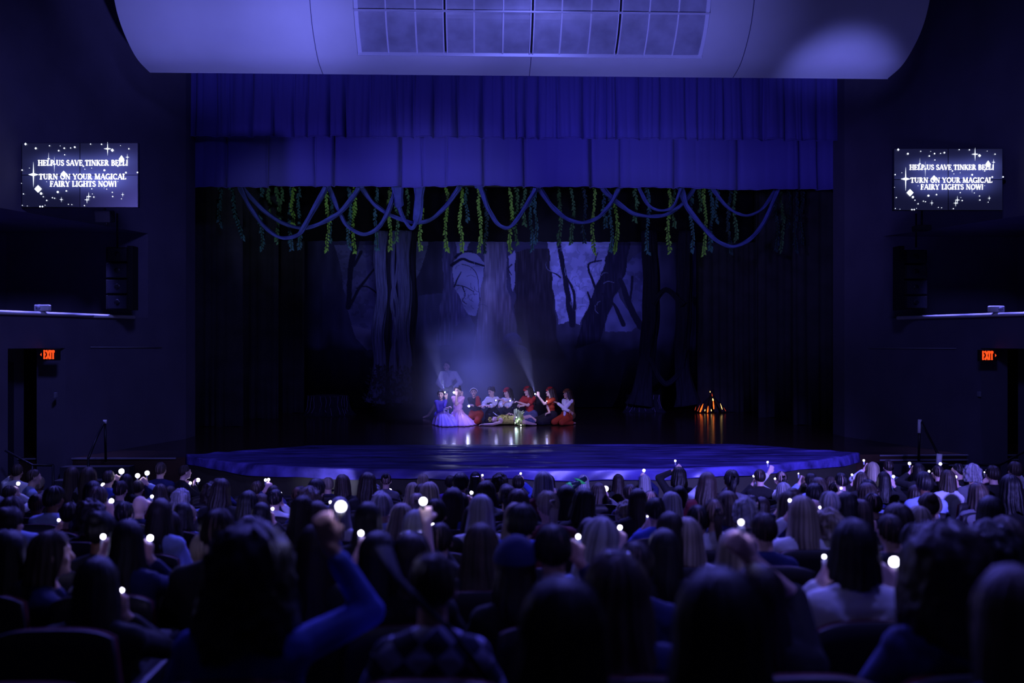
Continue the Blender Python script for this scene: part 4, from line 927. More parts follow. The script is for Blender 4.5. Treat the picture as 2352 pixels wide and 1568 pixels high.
def add_hat(par, kind, M, m):
    if kind not in _hat:
        mb = MB()
        if kind == 'cap':
            mb.grid(lambda a, b: ((0.094)*math.sin(b*1.45)*math.sin(a*2*PI), 0.115*math.sin(b*1.45)*math.cos(a*2*PI)-0.008, 0.118*math.cos(b*1.45)+0.016), 32, 8, True)
            mb.grid(lambda a, b: (0.085*math.sin((a-.5)*2.4)*(1-0.0*b), 0.07+0.045*math.cos((a-.5)*2.4)+b*0.075, 0.045-b*0.015), 14, 3)
        elif kind.startswith('scarf'):
            mb.grid(lambda a, b: ((0.094)*math.sin(b*1.22)*math.sin(a*2*PI), 0.114*math.sin(b*1.22)*math.cos(a*2*PI)-0.004, 0.120*math.cos(b*1.22)+0.014), 32, 10, True)
        else:
            mb.grid(lambda a, b: ((0.092)*math.sin(b*1.75)*math.sin(a*2*PI), 0.112*math.sin(b*1.75)*math.cos(a*2*PI)-0.012, 0.120*math.cos(b*1.75)+0.018), 32, 10, True)
        _hat[kind] = mb.mesh(kind)
    o = bpy.data.objects.new('baseball_cap' if kind == 'cap' else 'head_scarf' if kind.startswith('scarf') else 'knit_hat', _hat[kind]); COL.objects.link(o)
    if not o.data.materials: o.data.materials.append(m)
    o.material_slots[0].link = 'OBJECT'; o.material_slots[0].material = m; o.parent = par; o.matrix_local = M
    return o
_band = {}
def add_band(par, M, m, name='headband', tilt=0.0):
    if name not in _band:
        mb = MB(); mb.tube([(0.098*math.sin(a), 0.018+math.cos(a)*0.0, 0.014+0.118*math.cos(a)) for a in np.linspace(-1.5, 1.5, 20)], 0.008, 8, flat=1.6); _band[name] = mb.mesh(name)
    o = bpy.data.objects.new(name, _band[name]); COL.objects.link(o)
    if not o.data.materials: o.data.materials.append(m)
    o.material_slots[0].link = 'OBJECT'; o.material_slots[0].material = m; o.parent = par; o.matrix_local = M
    return o

# ---------------------------------------------------------------- the dancers kneeling on the stage
M_lip = (0.35, 0.05, 0.06)
def Rz(a): return Matrix.Rotation(a, 3, 'Z')
def RR(yaw, pitch=0.0, roll=0.0): return Matrix.Rotation(yaw, 3, 'Z') @ Matrix.Rotation(pitch, 3, 'X') @ Matrix.Rotation(roll, 3, 'Y')
M_bulb = emis('finger_light_bulb', (0.72, 0.74, 1.0), 26.0)
M_bulbw = emis('toy_bulb', (0.80, 0.84, 1.0), 14.0)
M_lightbody = mat('clear_plastic', (0.4, 0.42, 0.5), 0.3)
def finger_light(pos, dr, label, power, bulb=0.011, beam=None, group='finger lights held on the stage', body=M_lightbody, col=(0.5, 0.5, 1.0), m=None):
    pos = Vector(pos); dr = Vector(dr).normalized()
    root = thing('finger_light', pos, label, 'light', group)
    b = MB(); b.ell(pos, bulb); obj('bulb', b, m or M_bulb, root)
    b = MB(); b.tube([pos-dr*0.012, pos-dr*0.03, pos-dr*0.062], [0.010, 0.011, 0.010], 10); obj('light_body', b, body, root)
    ld = bpy.data.lights.new('finger_light_glow', 'POINT'); ld.energy = power; ld.color = col; ld.shadow_soft_size = 0.02
    lo = bpy.data.objects.new('glow', ld); COL.objects.link(lo); lo.location = pos+dr*0.03; lo.parent = root; lo.matrix_parent_inverse = world_m(root).inverted()
    if beam:
        sp = spot('beam', pos+dr*0.02, pos+Vector(beam[0]), beam[1], (0.30, 0.32, 1.0), beam[2], 0.6, 0.008); sp.parent = root; sp.matrix_parent_inverse = world_m(root).inverted()
    return root

GS = 'performers in costume grouped on the stage'
def kneeler(u, v, d, hu, hv, yaw, hyaw, hpitch, label, hair, haircol, top, bottom, hands, skinm=SK[0], hk=1.0, sleeves=None, skirt=None, extra=None, roll=0.0, sleeve_r=0.040, cover=1.0, trousers=None):
    """kneeling on heels: hips over (u, v); head ball centre at (hu, hv); hands: dict side -> (u, v, dd, dir)"""
    B = P(u, 784, d); B.z = STAGE; R = Rz(yaw)
    L = lambda x, y, z: B+R @ Vector((x, y, z))
    hips = L(0, 0, 0.235); hd = P(hu, hv, d-0.02); HR = RR(hyaw, hpitch, roll)
    neck = hd+HR @ Vector((0, -0.01, -0.10*hk)); 
    base = neck.lerp(hips, 0.13)+Vector((0, 0, 0.0)); tors = (neck-hips); sh_c = neck+(hips-neck).normalized()*0.075
    sx = R @ Vector((1, 0, 0)); S = {s: sh_c+sx*s*0.125+Vector((0, 0, -0.01)) for s in (-1, 1)}
    body = MB(); head_prims(body, hd, HR, hk)
    body.cap(neck+HR @ Vector((0, -0.01, 0.04)), sh_c, 0.043, 0.048)
    mid = hips.lerp(sh_c, 0.5)
    def torso(m, g):
        m.cap(hips-sx*0.06, hips+sx*0.06, 0.11+g); m.cap(mid-sx*0.04, mid+sx*0.04, 0.070+g); up = hips.lerp(sh_c, 0.8); m.cap(up-sx*0.06, up+sx*0.06, 0.075+g)
        m.cap(hips, mid, 0.11+g, 0.078+g); m.cap(mid, up, 0.078+g, 0.082+g); m.cap(S[-1], S[1], 0.040+g)
    torso(body, 0)
    # legs folded under
    def legs(m, g, feet=True):
        for s in (-1, 1):
            hp = L(s*0.085, 0, 0.21); kn = L(s*0.12, 0.40, 0.085); an = L(s*0.09, -0.05, 0.05); toe = L(s*0.08, -0.20, 0.035)
            m.cap(hp, kn, 0.085+g, 0.062+g); m.cap(kn, an, 0.055+g, 0.040+g)
            if feet: m.cap(an, toe, 0.034, 0.022)
    legs(body, 0)
    tops = MB(); torso(tops, 0.012)
    for s in (-1, 1):
        if s in hands:
            hu_, hv_, dd = hands[s][:3]; T = P(hu_, hv_, d+dd)
        else: T = L(s*0.16, 0.30, 0.30)
        pole = hands[s][3] if s in hands and len(hands[s]) > 3 else (s*0.3, 0, -1)
        if T.z < STAGE+0.03: T.z = STAGE+0.03
        tw = T-(T-S[s]).normalized()*0.07
        E, W = ik(S[s], tw, 0.25, 0.23, R @ Vector(pole))
        body.cap(S[s], E, 0.042, 0.036); body.cap(E, W, 0.036, 0.025)
        dr = hands[s][4] if s in hands and len(hands[s]) > 4 else (T-E)
        hand_prims(body, W, Vector(dr).normalized(), (0, -0.3, 1) if abs(Vector(dr).normalized().z) < 0.8 else (0, 1, 0.1), 0.95, 0.75)
        if sleeves == 'short': tops.cap(S[s], S[s].lerp(E, 0.55), sleeve_r+0.012, sleeve_r+0.018)
        elif sleeves == 'long': tops.cap(S[s], E, sleeve_r+0.004, sleeve_r); tops.cap(E, E.lerp(W, 0.85), sleeve_r, sleeve_r-0.012)
        elif sleeves == 'puff':
            tops.cap(S[s], S[s].lerp(E, 0.8), sleeve_r+0.008, sleeve_r+0.02); tops.ell(S[s].lerp(E, 0.6), sleeve_r+0.03); tops.ell(E.lerp(W, 0.30), sleeve_r+0.02)
    o = obj('person', body, skinm, origin=B, voxel=0.0075, smo=2); tag(o, label, 'person', GS)
    face_parts(o, hd, HR, hk)
    M = Matrix.Translation(hd-B) @ HR.to_4x4() @ Matrix.Scale(hk, 4)
    h = add_hair(o, hair, int(u) % 3, haircol, M @ Matrix.Diagonal((1.15, 1.2, 1.0, 1)) if hair in ('long', 'mid') else M)
    obj('top', tops, top, o, voxel=0.011, smo=3)
    if trousers is not None:
        t = MB(); legs(t, 0.016, False); t.cap(hips-sx*0.06, hips+sx*0.06, 0.138); obj('trousers', t, trousers, o, voxel=0.012, smo=3)
    if skirt and skirt[0] in (F_blk, F_denim):
        t = MB(); legs(t, 0.030, False); t.cap(hips-sx*0.06, hips+sx*0.06, 0.135); t.cap(L(0, 0.05, 0.17), L(0, 0.36, 0.10), 0.12, 0.085); t.cap(L(-.14, 0.0, 0.07), L(.14, 0, 0.07), 0.07); t.cap(L(-.10, 0.15, 0.10), L(-.17, 0.36, 0.07), 0.09, 0.075); t.cap(L(.10, 0.15, 0.10), L(.17, 0.36, 0.07), 0.09, 0.075)
        t.v = [(a, b_, max(c_, STAGE+0.006)) for a, b_, c_ in t.v]
        obj('skirt', t, skirt[0], o, voxel=0.013, smo=4)
    elif skirt:
        m, ring, zt = skirt      # ring: list of (u, v) floor points around, front ones first
        wst = hips.lerp(sh_c, zt)
        pts = [onz(a, b, STAGE+0.012) if b > 900 else None for a, b in ring]
        n = 96; rng = spline([tuple(p) for p in pts+[pts[0]]], 12); nr = len(rng)-1
        def fn(a, b):
            an = a*nr; i = int(an) % nr; f = an-int(an); q = Vector(rng[i]).lerp(Vector(rng[(i+1) % nr]), f)
            dv = (q-B); ang = math.atan2(dv.y, dv.x); w = wst+Vector((math.cos(ang)*0.115, math.sin(ang)*0.10, 0))
            t = b; prof = t**1.5; plt = 0.030*math.sin(a*2*PI*19)*t+0.016*math.sin(a*2*PI*31+1)*t
            hz = (1-t)*(1-0.15*math.sin(t*PI))
            kn = 0.10*math.sin(t*PI)*max(0, math.cos(ang-(yaw+PI/2)))
            p = w.lerp(q, prof); p.z = w.z+(q.z-w.z)*(t**0.9)+kn; rad = Vector((math.cos(ang), math.sin(ang), 0)); p += rad*(plt+0.025*math.sin(t*PI)); p.z = max(p.z, STAGE+0.01)
            return p
        mb = MB(); mb.grid(fn, n, 22, True); obj('skirt', mb, m, o, solid=0.006)
    if extra: extra(o, dict(B=B, R=R, hd=hd, HR=HR, S=S, hips=hips, sh=sh_c, mid=mid, M=M, sx=sx))
    return o
def scarf(col, kind='knit'):
    def f(o, c): add_hat(o, 'scarf_'+kind, c['M'] @ Matrix.Rotation(-0.28, 4, 'X') @ Matrix.Scale(1.05, 4), mat('scarf_'+col[0], col[1], 0.8))
    return f
def chain(*fs):
    def f(o, c):
        for g in fs: g(o, c)
    return f
fab = lambda n, c, **k: mat('costume_'+n, c, 0.8, bump=0.15, bscale=40, **k)
F_lav, F_lavd, F_pink = fab('lavender', srgb(0.74, 0.62, 0.92)), fab('lavender_dark', srgb(0.42, 0.34, 0.80)), fab('pink', srgb(0.92, 0.70, 0.86))
F_white, F_blk, F_red, F_rust, F_olive, F_denim, F_tan = fab('white', srgb(0.9, 0.88, 0.92)), fab('black', (0.015, 0.013, 0.02)), fab('red', srgb(0.68, 0.20, 0.18)), fab('rust', srgb(0.66, 0.24, 0.12)), fab('olive', srgb(0.36, 0.28, 0.16), var=0.4, vscale=18), fab('denim', srgb(0.32, 0.34, 0.50), var=0.3, vscale=25), fab('tan', srgb(0.62, 0.48, 0.46))
D0 = 24.9
def vest(m, front=False):
    def f(o, c):
        v = MB(); sx = c['sx']; up = c['hips'].lerp(c['sh'], 0.8)
        bk = c['R'] @ Vector((0, -0.018, 0))
        v.cap(c['hips']-sx*0.085, c['hips']+sx*0.085, 0.125); v.cap(c['hips']-sx*.06, up-sx*.06, 0.115, 0.10); v.cap(c['hips']+sx*.06, up+sx*.06, 0.115, 0.10); v.cap(up-sx*0.085, up+sx*0.085, 0.098); v.cap(c['S'][-1], c['S'][1], 0.058)
        v.v = [tuple(Vector(p)+bk) for p in v.v]
        obj('vest', v, m, o, voxel=0.012, smo=2)
        fr = c['R'] @ Vector((0.0, 0.105, 0)); q = MB(); q.cap(up+fr*0.9+UP*.05, c['hips']+fr*1.15+UP*.02, 0.036, 0.040); obj('shirt_front', q, F_white, o, voxel=0.01, smo=2)
    return f
def bodice(m, z0=0.05, z1=0.62, g=0.022):
    def f(o, c):
        v = MB(); sx = c['sx']; a = c['hips'].lerp(c['sh'], z0); b = c['hips'].lerp(c['sh'], z1)
        v.cap(a-sx*0.05, a+sx*0.05, 0.11+g); v.cap(a, b, 0.10+g, 0.085+g); v.cap(b-sx*0.05, b+sx*0.05, 0.075+g); obj('bodice', v, m, o, voxel=0.011, smo=2)
        for s in (-1, 1):
            t = MB(); t.tube([b+sx*s*0.07+c['R'] @ Vector((0, 0.10, 0)), c['S'][s]*0.6+c['sh']*0.4+Vector((0, 0, 0.055)), b+sx*s*0.07+c['R'] @ Vector((0, -0.10, 0))], 0.012, 6); obj('shoulder_strap', t, m, o)
    return f
FC = PI  # yaw PI: facing the camera (-Y)
kneeler(1013, 975, D0, 1012.5, 906, FC+0.35, FC-0.10, 0.0, 'kneeling performer with dark hair in a lavender-blue long dress, leftmost of the group', 'bun', 'dark brown', F_lavd, F_lav,
        {-1: (1026, 911, -0.12, (0.4, 0.5, -1), (0.0, 0, 1)), 1: (1031, 940, -0.25, (0.3, 0.2, -1), (0.6, -0.3, 0.3))}, sleeves='long', skirt=(F_lav, [(994, 974), (1012, 979), (1040, 979), (1062, 976), (1056, 966), (1028, 961), (1003, 963)], 0.30), hk=0.97,
        extra=lambda o, c: obj('ribbon_bow', MB().ell(P(1023, 939, D0-0.22), (0.05, 0.02, 0.02)).ell(P(1020, 944, D0-0.22), (0.02, 0.015, 0.05)).ell(P(1029, 944, D0-0.22), (0.02, 0.015, 0.05)), F_white, o))
kneeler(1052, 973, D0+0.05, 1051, 897, FC-0.15, FC-0.45, -0.1, 'kneeling performer in a pale pink dress holding a light up beside the face', 'bun', 'brown', F_pink, F_pink,
        {-1: (1043.5, 906, -0.15, (0.5, 0.3, -1), (-0.05, 0, 1)), 1: (1067, 908, 0.05, (0.6, 0.3, -1), (0.0, -0.1, 1))}, sleeves='short', skirt=(F_pink, [(1036, 970), (1050, 978), (1078, 978), (1098, 972), (1090, 962), (1062, 958), (1040, 961)], 0.32), hk=0.98)
kneeler(1094, 968, D0+0.35, 1088, 900, FC-0.25, FC+0.0, -0.05, 'kneeling performer with pale headband, black top and red front, holding a light out', 'pony', 'dark brown', F_blk, F_rust,
        {1: (1104, 935, -0.2, (0.5, 0, -1)), -1: (1081, 934, -0.25, (0.0, 0.4, -1), (-1, -0.2, 0.1))}, sleeves='long', trousers=F_rust, hk=0.97,
        extra=lambda o, c: (add_band(o, c['M'] @ Matrix.Rotation(-0.5, 4, 'X'), F_white), obj('red_vest_front', MB().cap(P(1097, 913, D0+0.22), P(1098, 928, D0+0.22), 0.05, 0.075), F_red, o, voxel=0.011, smo=3)))
kneeler(1131, 966, D0+0.35, 1128.5, 899, FC+0.15, FC-0.75, -0.25, 'kneeling performer in a white puff-sleeved blouse with a dark bodice, head tilted left', 'bun', 'brown', F_white, F_blk,
        {-1: (1112, 934, -0.3, (-0.6, 0.1, -1)), 1: (1118, 935, -0.3, (0.7, 0, -1))}, sleeves='puff', skirt=(F_blk, [(1106, 964), (1125, 971), (1150, 970), (1160, 963), (1140, 956), (1115, 957)], 0.12), hk=0.97,
        extra=lambda o, c: (bodice(F_blk)(o, c), add_band(o, c['M'] @ Matrix.Rotation(0.1, 4, 'X'), mat('beaded_band', (0.05, 0.05, 0.07), 0.3))))
kneeler(1168, 966, D0+0.4, 1165, 901, FC-0.1, FC-0.85, -0.1, 'kneeling performer with a red head scarf and white blouse under a black pinafore', 'mid', 'dark brown', F_white, F_blk,
        {-1: (1148, 917, -0.1, (-0.3, 0.2, -1), (-1, -0.1, 0.1)), 1: (1164, 924, -0.3, (0.8, 0, -0.8))}, sleeves='puff', skirt=(F_blk, [(1142, 963), (1162, 970), (1185, 970), (1196, 962), (1176, 955), (1150, 956)], 0.12), hk=0.97,
        extra=chain(bodice(F_blk), scarf(('red', srgb(0.72, 0.16, 0.18)))))
kneeler(1218, 968, D0+0.3, 1212, 898, FC-0.35, FC-0.95, -0.15, 'kneeling performer with very long light-brown hair, red top and denim skirt', 'long', 'brown', F_red, F_denim,
        {-1: (1188, 926, -0.25, (-0.3, 0, -1), (-1, -0.2, 0.35)), 1: (1203, 936, -0.25, (0.8, 0.1, -0.8), (-1, -0.1, -0.05))}, sleeves='short', sleeve_r=0.055, skirt=(F_denim, [(1203, 958), (1215, 963), (1232, 963), (1240, 957), (1226, 952), (1210, 953)], 0.15), hk=0.98,
        extra=chain(scarf(('red', srgb(0.72, 0.16, 0.18))), lambda o, c: obj('petticoat_ruffle', MB().grid(lambda a, b: c['B']+c['R'] @ Vector((0, 0.08, 0))+Vector(((0.20+0.05*b+0.012*math.sin(a*60))*math.cos(a*2*PI), (0.20+0.05*b+0.012*math.sin(a*60))*math.sin(a*2*PI), 0.20-0.17*b)), 90, 6, True), F_tan, o, solid=0.006)))
kneeler(1266, 972, D0+0.1, 1264, 900, FC-1.1, FC-1.45, 0.05, 'kneeling performer in profile with red scarf and rust-red blouse, raising a light', 'mid', 'brown', F_rust, F_blk,
        {-1: (1231, 909, -0.15, (-0.1, 0.2, -1), (-0.15, 0, 1)), 1: (1263, 952, -0.3, (0.4, 0.3, -0.7), (-1, 0, -0.3))}, sleeves='short', sleeve_r=0.05, skirt=(F_blk, [(1246, 968), (1262, 976), (1284, 976), (1294, 968), (1278, 960), (1256, 961)], 0.10), hk=0.98,
        extra=scarf(('red', srgb(0.72, 0.16, 0.18))))
kneeler(1304, 973, D0, 1303, 904, FC-0.75, FC-1.2, 0.0, 'kneeling performer in an olive vest and white sleeves, rightmost of the group', 'mid', 'dark brown', F_white, F_rust,
        {-1: (1274, 926, -0.05, (-0.3, 0.2, -1)), 1: (1311, 948, -0.32, (0.9, 0.2, -0.3))}, sleeves='long', sleeve_r=0.052, trousers=F_rust, hk=0.95, skinm=SK[1],
        extra=chain(vest(F_olive), scarf(('brown', srgb(0.40, 0.24, 0.14)))))
# performer lying in front of the group
def lying():
    d = D0-0.15; f = lambda u, v, dd=0.0: P(u, v, d+dd)
    B = f(1175, 784); B.z = STAGE; body = MB(); hd = f(1137, 963.5, 0.05); hd.z = max(hd.z, STAGE+0.10)
    HR = RR(FC, 0.0) @ Matrix.Rotation(-1.25, 3, 'Y') @ Matrix.Rotation(0.5, 3, 'X')
    head_prims(body, hd, HR, 0.92)
    sh = f(1150, 963, 0.05); sh.z = STAGE+0.13; wa = f(1171, 962, 0.05); wa.z = STAGE+0.12; hp = f(1188, 962, 0.05); hp.z = STAGE+0.14
    body.cap(hd+(sh-hd)*0.4, sh, 0.042, 0.05); body.cap(sh-Vector((0, 0.12, 0)), sh+Vector((0, 0.12, 0)), 0.07); body.cap(sh, wa, 0.10, 0.085); body.cap(wa, hp, 0.085, 0.115); body.cap(hp-Vector((0, .06, 0)), hp+Vector((0, .06, 0)), 0.115)
    # near arm stretched along the floor to the left, far arm bent up on the chest
    a = sh+Vector((0, -0.14, -0.05)); e = f(1131, 973, -0.28); w = f(1113, 974.5, -0.25); e.z = STAGE+0.045; w.z = STAGE+0.04
    body.cap(a, e, 0.042, 0.034); body.cap(e, w, 0.034, 0.024); hand_prims(body, w, (-1, 0, 0), (0, 0, 1), 0.9, 0.35)
    a = sh+Vector((0, 0.14, 0.02)); e = sh+Vector((0.05, 0.30, 0.02)); w = sh+Vector((0.22, 0.2, 0.14)); body.cap(a, e, .04, .034); body.cap(e, w, .034, .024); hand_prims(body, w, (0.8, -0.5, -0.1), (0, 0, 1), 0.9, 0.4)
    # legs
    for (hu, kn, an, toe) in ((f(1192, 966, -0.08), (1207, 968, -0.25, 0.09), (1222, 973, -0.2, 0.05), (1231, 973, -0.15, 0.035)), (f(1192, 962, 0.12), (1216, 962, 0.1, 0.20), (1238, 969, 0.05, 0.06), (1253, 971, 0.0, 0.05))):
        hu.z = STAGE+0.13; k_ = f(kn[0], kn[1], kn[2]); k_.z = STAGE+kn[3]; n_ = f(an[0], an[1], an[2]); n_.z = STAGE+an[3]; t_ = f(toe[0], toe[1], toe[2]); t_.z = STAGE+toe[3]
        body.cap(hu, k_, 0.080, 0.055); body.cap(k_, n_, 0.052, 0.032); body.cap(n_, t_, 0.034, 0.022)
    o = obj('person', body, SK[0], origin=B, voxel=0.0075, smo=2); tag(o, 'performer lying on the stage floor in a yellow-green dress with a glowing tutu', 'person', GS)
    face_parts(o, hd, HR, 0.92)
    M = Matrix.Translation(hd-B) @ HR.to_4x4() @ Matrix.Scale(0.92, 4); add_hair(o, 'bun', 1, 'auburn', M)
    F_yel = fab('yellow_green', srgb(0.80, 0.78, 0.36), var=0.35, vscale=16)
    v = MB(); v.cap(sh-Vector((0, .10, 0)), sh+Vector((0, .10, 0)), 0.082); v.cap(sh, wa, 0.115, 0.10); v.cap(wa, hp, 0.10, 0.13); obj('bodice', v, F_yel, o, voxel=0.011, smo=2)
    r = random.Random(2); p = MB()
    for i in range(46):
        c = sh.lerp(wa, r.uniform(-0.15, 1.0))+Vector((0, r.uniform(-0.14, 0.05), 0)); an = r.uniform(0, 6.28); c.z = STAGE+0.13+0.09*abs(math.sin(an))+0.02; c += Vector((0, -0.08*math.cos(an)*1.0, 0)); L = r.uniform(0.025, 0.05); q = Vector((r.uniform(-1, 1), r.uniform(-.6, .1), r.uniform(-.2, 1))).normalized(); s = q.cross(Vector((0, 1, 0.2))).normalized()*L*0.5
        p.add([c-q*L, c+s, c+q*L, c-s], [(0, 1, 2, 3)])
    obj('petals', p, F_yel, o, smooth=False)
    # layered tulle tutu: many soft petals fanning from the hips
    F_tul = mat('tulle_yellow_green', srgb(0.82, 0.90, 0.40), 0.7, sheen=0.4)
    b2 = F_tul.node_tree.nodes['Principled BSDF']; b2.inputs['Transmission Weight'].default_value = 0.25
    t = MB(); c0 = f(1183, 963, 0.0); c0.z = STAGE+0.13
    for i in range(170):
        an = r.uniform(0, 2*PI); fwd = r.uniform(-0.1, 1.1); ln = r.uniform(0.20, 0.33); dr = Vector((fwd*0.9, math.cos(an)*0.8, math.sin(an))).normalized()
        if dr.z < -0.25: continue
        s = dr.cross(Vector((1, 0.2, 0))).normalized(); w = r.uniform(0.05, 0.09); pts = []
        for k in range(6):
            q = k/5; cpt = c0+dr*ln*q+Vector((0, 0, -0.05*q*q*(1 if dr.z < .4 else .3))); ww = w*math.sin(0.35+q*2.0); wv = 0.014*math.sin(q*9+i)
            pts.append(cpt-s*ww+Vector((0, 0, wv))); pts.append(cpt+s*ww-Vector((0, 0, wv)))
        for q in pts: q.z = max(q.z, STAGE+0.01)
        t.add(pts, [(2*k, 2*k+1, 2*k+3, 2*k+2) for k in range(5)])
    obj('tutu', t, F_tul, o)
    # small tiara with points and a blossom in the hair
    t = MB()
    ti = [f(1133, 947, -0.05), f(1137, 950, -0.05), f(1141, 953, -0.05), f(1145, 955, -0.05)]
    for i, q in enumerate(ti): t.ell(q, 0.016 if i else 0.010, None, 8, 6)
    t.tube(ti, 0.008, 6); obj('tiara', t, mat('tiara_silver', (0.8, 0.82, 0.95), 0.15, 0.9), o)
    t = MB(); fc = f(1125.5, 963, -0.1)
    for k in range(6): an = k*PI/3; t.ell(fc+Vector((math.cos(an)*0.03, -0.01, math.sin(an)*0.045)), (0.022, 0.01, 0.022), None, 8, 6)
    obj('hair_blossom', t, F_yel, o)
    # the light inside the dress shining through the tulle
    for dx, dz, pw in ((0.08, 0.06, 0.8), (0.02, 0.0, 0.35)):
        ld = bpy.data.lights.new('dress_light', 'POINT'); ld.energy = pw; ld.color = (0.62, 1.0, 0.92); ld.shadow_soft_size = 0.03; lo = bpy.data.objects.new('dress_light', ld); COL.objects.link(lo); lo.location = c0+Vector((dx, -0.20, dz-0.02)); lo.parent = o; lo.matrix_parent_inverse = world_m(o).inverted()
    g = MB(); g.ell(f(1196.5, 976.0, -0.35), 0.012); g.ell(f(1186, 958, -0.33), 0.010); g.ell(f(1189, 966, -0.33), 0.012); g.ell(f(1183, 971, -0.33), 0.009); obj('dress_bulbs', g, M_bulbw, o)
lying()
# performer lunging behind the group on the left
def lunger():
    d = 26.6; f = lambda u, v, dd=0.0: P(u, v, d+dd); B = f(1020, 784); B.z = STAGE
    hd = f(1026, 841); HR = RR(FC-0.3, 0.05); body = MB(); head_prims(body, hd, HR, 1.0)
    sh = f(1030, 857); hp = f(1027, 892); sx = Vector((1, 0, 0)); S = {-1: sh-sx*0.17, 1: sh+sx*0.18}
    body.cap(hd-UP*0.06, sh, 0.05); body.cap(S[-1], S[1], 0.055); body.cap(sh-sx*.08-UP*.1, sh+sx*.08-UP*.1, 0.10); body.cap(sh-UP*.1, hp, 0.11, 0.12); body.cap(hp-sx*.06, hp+sx*.06, 0.12)
    k1 = f(1045, 915, -0.45); a1 = f(1046, 950, -0.4); a1.z = STAGE+0.07; k2 = f(1003, 926, 0.2); a2 = f(984, 955, 0.3); a2.z = STAGE+0.08
    for h_, k_, a_, tx in ((hp+sx*.09, k1, a1, Vector((0.02, -0.16, -0.03))), (hp-sx*.09, k2, a2, Vector((-0.13, -0.05, -0.045)))): body.cap(h_, k_, 0.085, 0.058); body.cap(k_, a_, 0.054, 0.036); body.cap(a_, a_+tx, 0.036, 0.024)
    tops = MB(); tops.cap(S[-1], S[1], 0.068); tops.cap(sh-sx*.08-UP*.1, sh+sx*.08-UP*.1, 0.115); tops.cap(sh-UP*.1, hp, 0.125, 0.135)
    for s, T in ((-1, f(1018, 893, -0.2)), (1, f(1043, 890, -0.15))):
        E, W = ik(S[s], T, 0.28, 0.24, (s*1.0, 0.2, -0.3)); body.cap(S[s], E, .045, .038); body.cap(E, W, .038, .026); hand_prims(body, W, (0, -0.3, -1), (s, 0, 0), 1, .6)
        tops.cap(S[s], E, 0.065, 0.07); tops.cap(E, E.lerp(W, .9), 0.07, 0.045)
    o = obj('person', body, SK[0], origin=B, voxel=0.0085, smo=2); tag(o, 'standing performer in a white shirt and neck scarf lunging behind the group', 'person', GS)
    face_parts(o, hd, HR, 1); add_hair(o, 'short', 2, 'dark brown', Matrix.Translation(hd-B) @ HR.to_4x4()); obj('shirt', tops, F_white, o, voxel=0.012, smo=2)
    t = MB(); t.cap(hp-sx*.06, hp+sx*.06, .14); t.cap(hp+sx*.09, k1, .10, .075); t.cap(hp-sx*.09, k2, .10, .075); obj('breeches', t, F_blk, o, voxel=0.013, smo=2)
    t = MB(); t.tube([sh+Vector((0.075*math.cos(a), -0.02+0.06*math.sin(a), 0.05)) for a in np.linspace(0, 2*PI, 14)], 0.024, 8); t.cap(sh+Vector((0.01, -0.1, 0.03)), sh+Vector((0.03, -0.13, -0.08)), .03, .015); obj('neck_scarf', t, fab('neck_scarf', srgb(.8, .8, .85)), o)
lunger()
# lights in the performers' hands
finger_light(P(1022, 900.5, D0-0.25), (-0.15, 0, 1), 'small bright light held up by the leftmost kneeling performer', 1.2, 0.016, ((-0.35, 0.15, 1.2), 400, 22))
finger_light(P(1042.5, 901, D0-0.22), (-0.1, -0.1, 1), 'very bright light raised beside the face of the pink-dressed performer', 2.4, 0.024, ((-0.10, 0.15, 1.2), 900, 28))
finger_light(P(1077, 932.5, D0-0.42), (-1, -0.3, 0.2), 'bright light held out low between the pink dress and the pale-headband performer', 2.8, 0.026)
finger_light(P(1139, 919, D0-0.25), (0.3, -0.6, 0.3), 'small light at the dark bodice of the white-bloused performer', 1.2, 0.012)
finger_light(P(1172, 920, D0-0.20), (1, -0.6, 0.2), 'light glowing against the white sleeve of the red-scarfed performer', 2.0, 0.014)
finger_light(P(1229.2, 904.5, D0-0.18), (-0.15, 0.1, 1), 'small light raised by the performer in profile with the rust-red blouse', 1.4, 0.014, ((-0.45, 0.2, 1.6), 200, 26))
finger_light(P(1256, 921, D0-0.25), (0.2, 0.5, 0.8), 'light tucked at the chest of the performer in profile', 1.6, 0.010)

# ---------------------------------------------------------------- stage haze around the group
hz = MB(); a, b = P(840, 985, 24.3), P(1400, 700, 27.5)
hz.box(((a.x+b.x)/2, 26.1, (STAGE+0.02+5.0)/2+0.0), (b.x-a.x, 3.8, 5.0-STAGE-0.04))
hm = bpy.data.materials.new('stage_haze'); hm.use_nodes = True; nt = hm.node_tree; nt.nodes.clear()
out = nt.nodes.new('ShaderNodeOutputMaterial'); pv = nt.nodes.new('ShaderNodeVolumeScatter'); pv.inputs['Color'].default_value = (1, 1, 1, 1); pv.inputs['Anisotropy'].default_value = 0.1
nt.links.new(pv.outputs[0], out.inputs['Volume'])
ge = nt.nodes.new('ShaderNodeNewGeometry')
def mth(op, *ins):
    n = nt.nodes.new('ShaderNodeMath'); n.operation = op
    for i, x in enumerate(ins):
        if isinstance(x, (int, float)): n.inputs[i].default_value = x
        else: nt.links.new(x, n.inputs[i])
    return n.outputs[0]
def blob(c, r):
    v = nt.nodes.new('ShaderNodeVectorMath'); v.operation = 'SUBTRACT'; nt.links.new(ge.outputs['Position'], v.inputs[0]); v.inputs[1].default_value = c
    w = nt.nodes.new('ShaderNodeVectorMath'); w.operation = 'DIVIDE'; nt.links.new(v.outputs[0], w.inputs[0]); w.inputs[1].default_value = r
    l = nt.nodes.new('ShaderNodeVectorMath'); l.operation = 'LENGTH'; nt.links.new(w.outputs[0], l.inputs[0])
    t = mth('SUBTRACT', 1.0, l.outputs['Value']); t = mth('MAXIMUM', t, 0.0); return mth('POWER', t, 1.5)
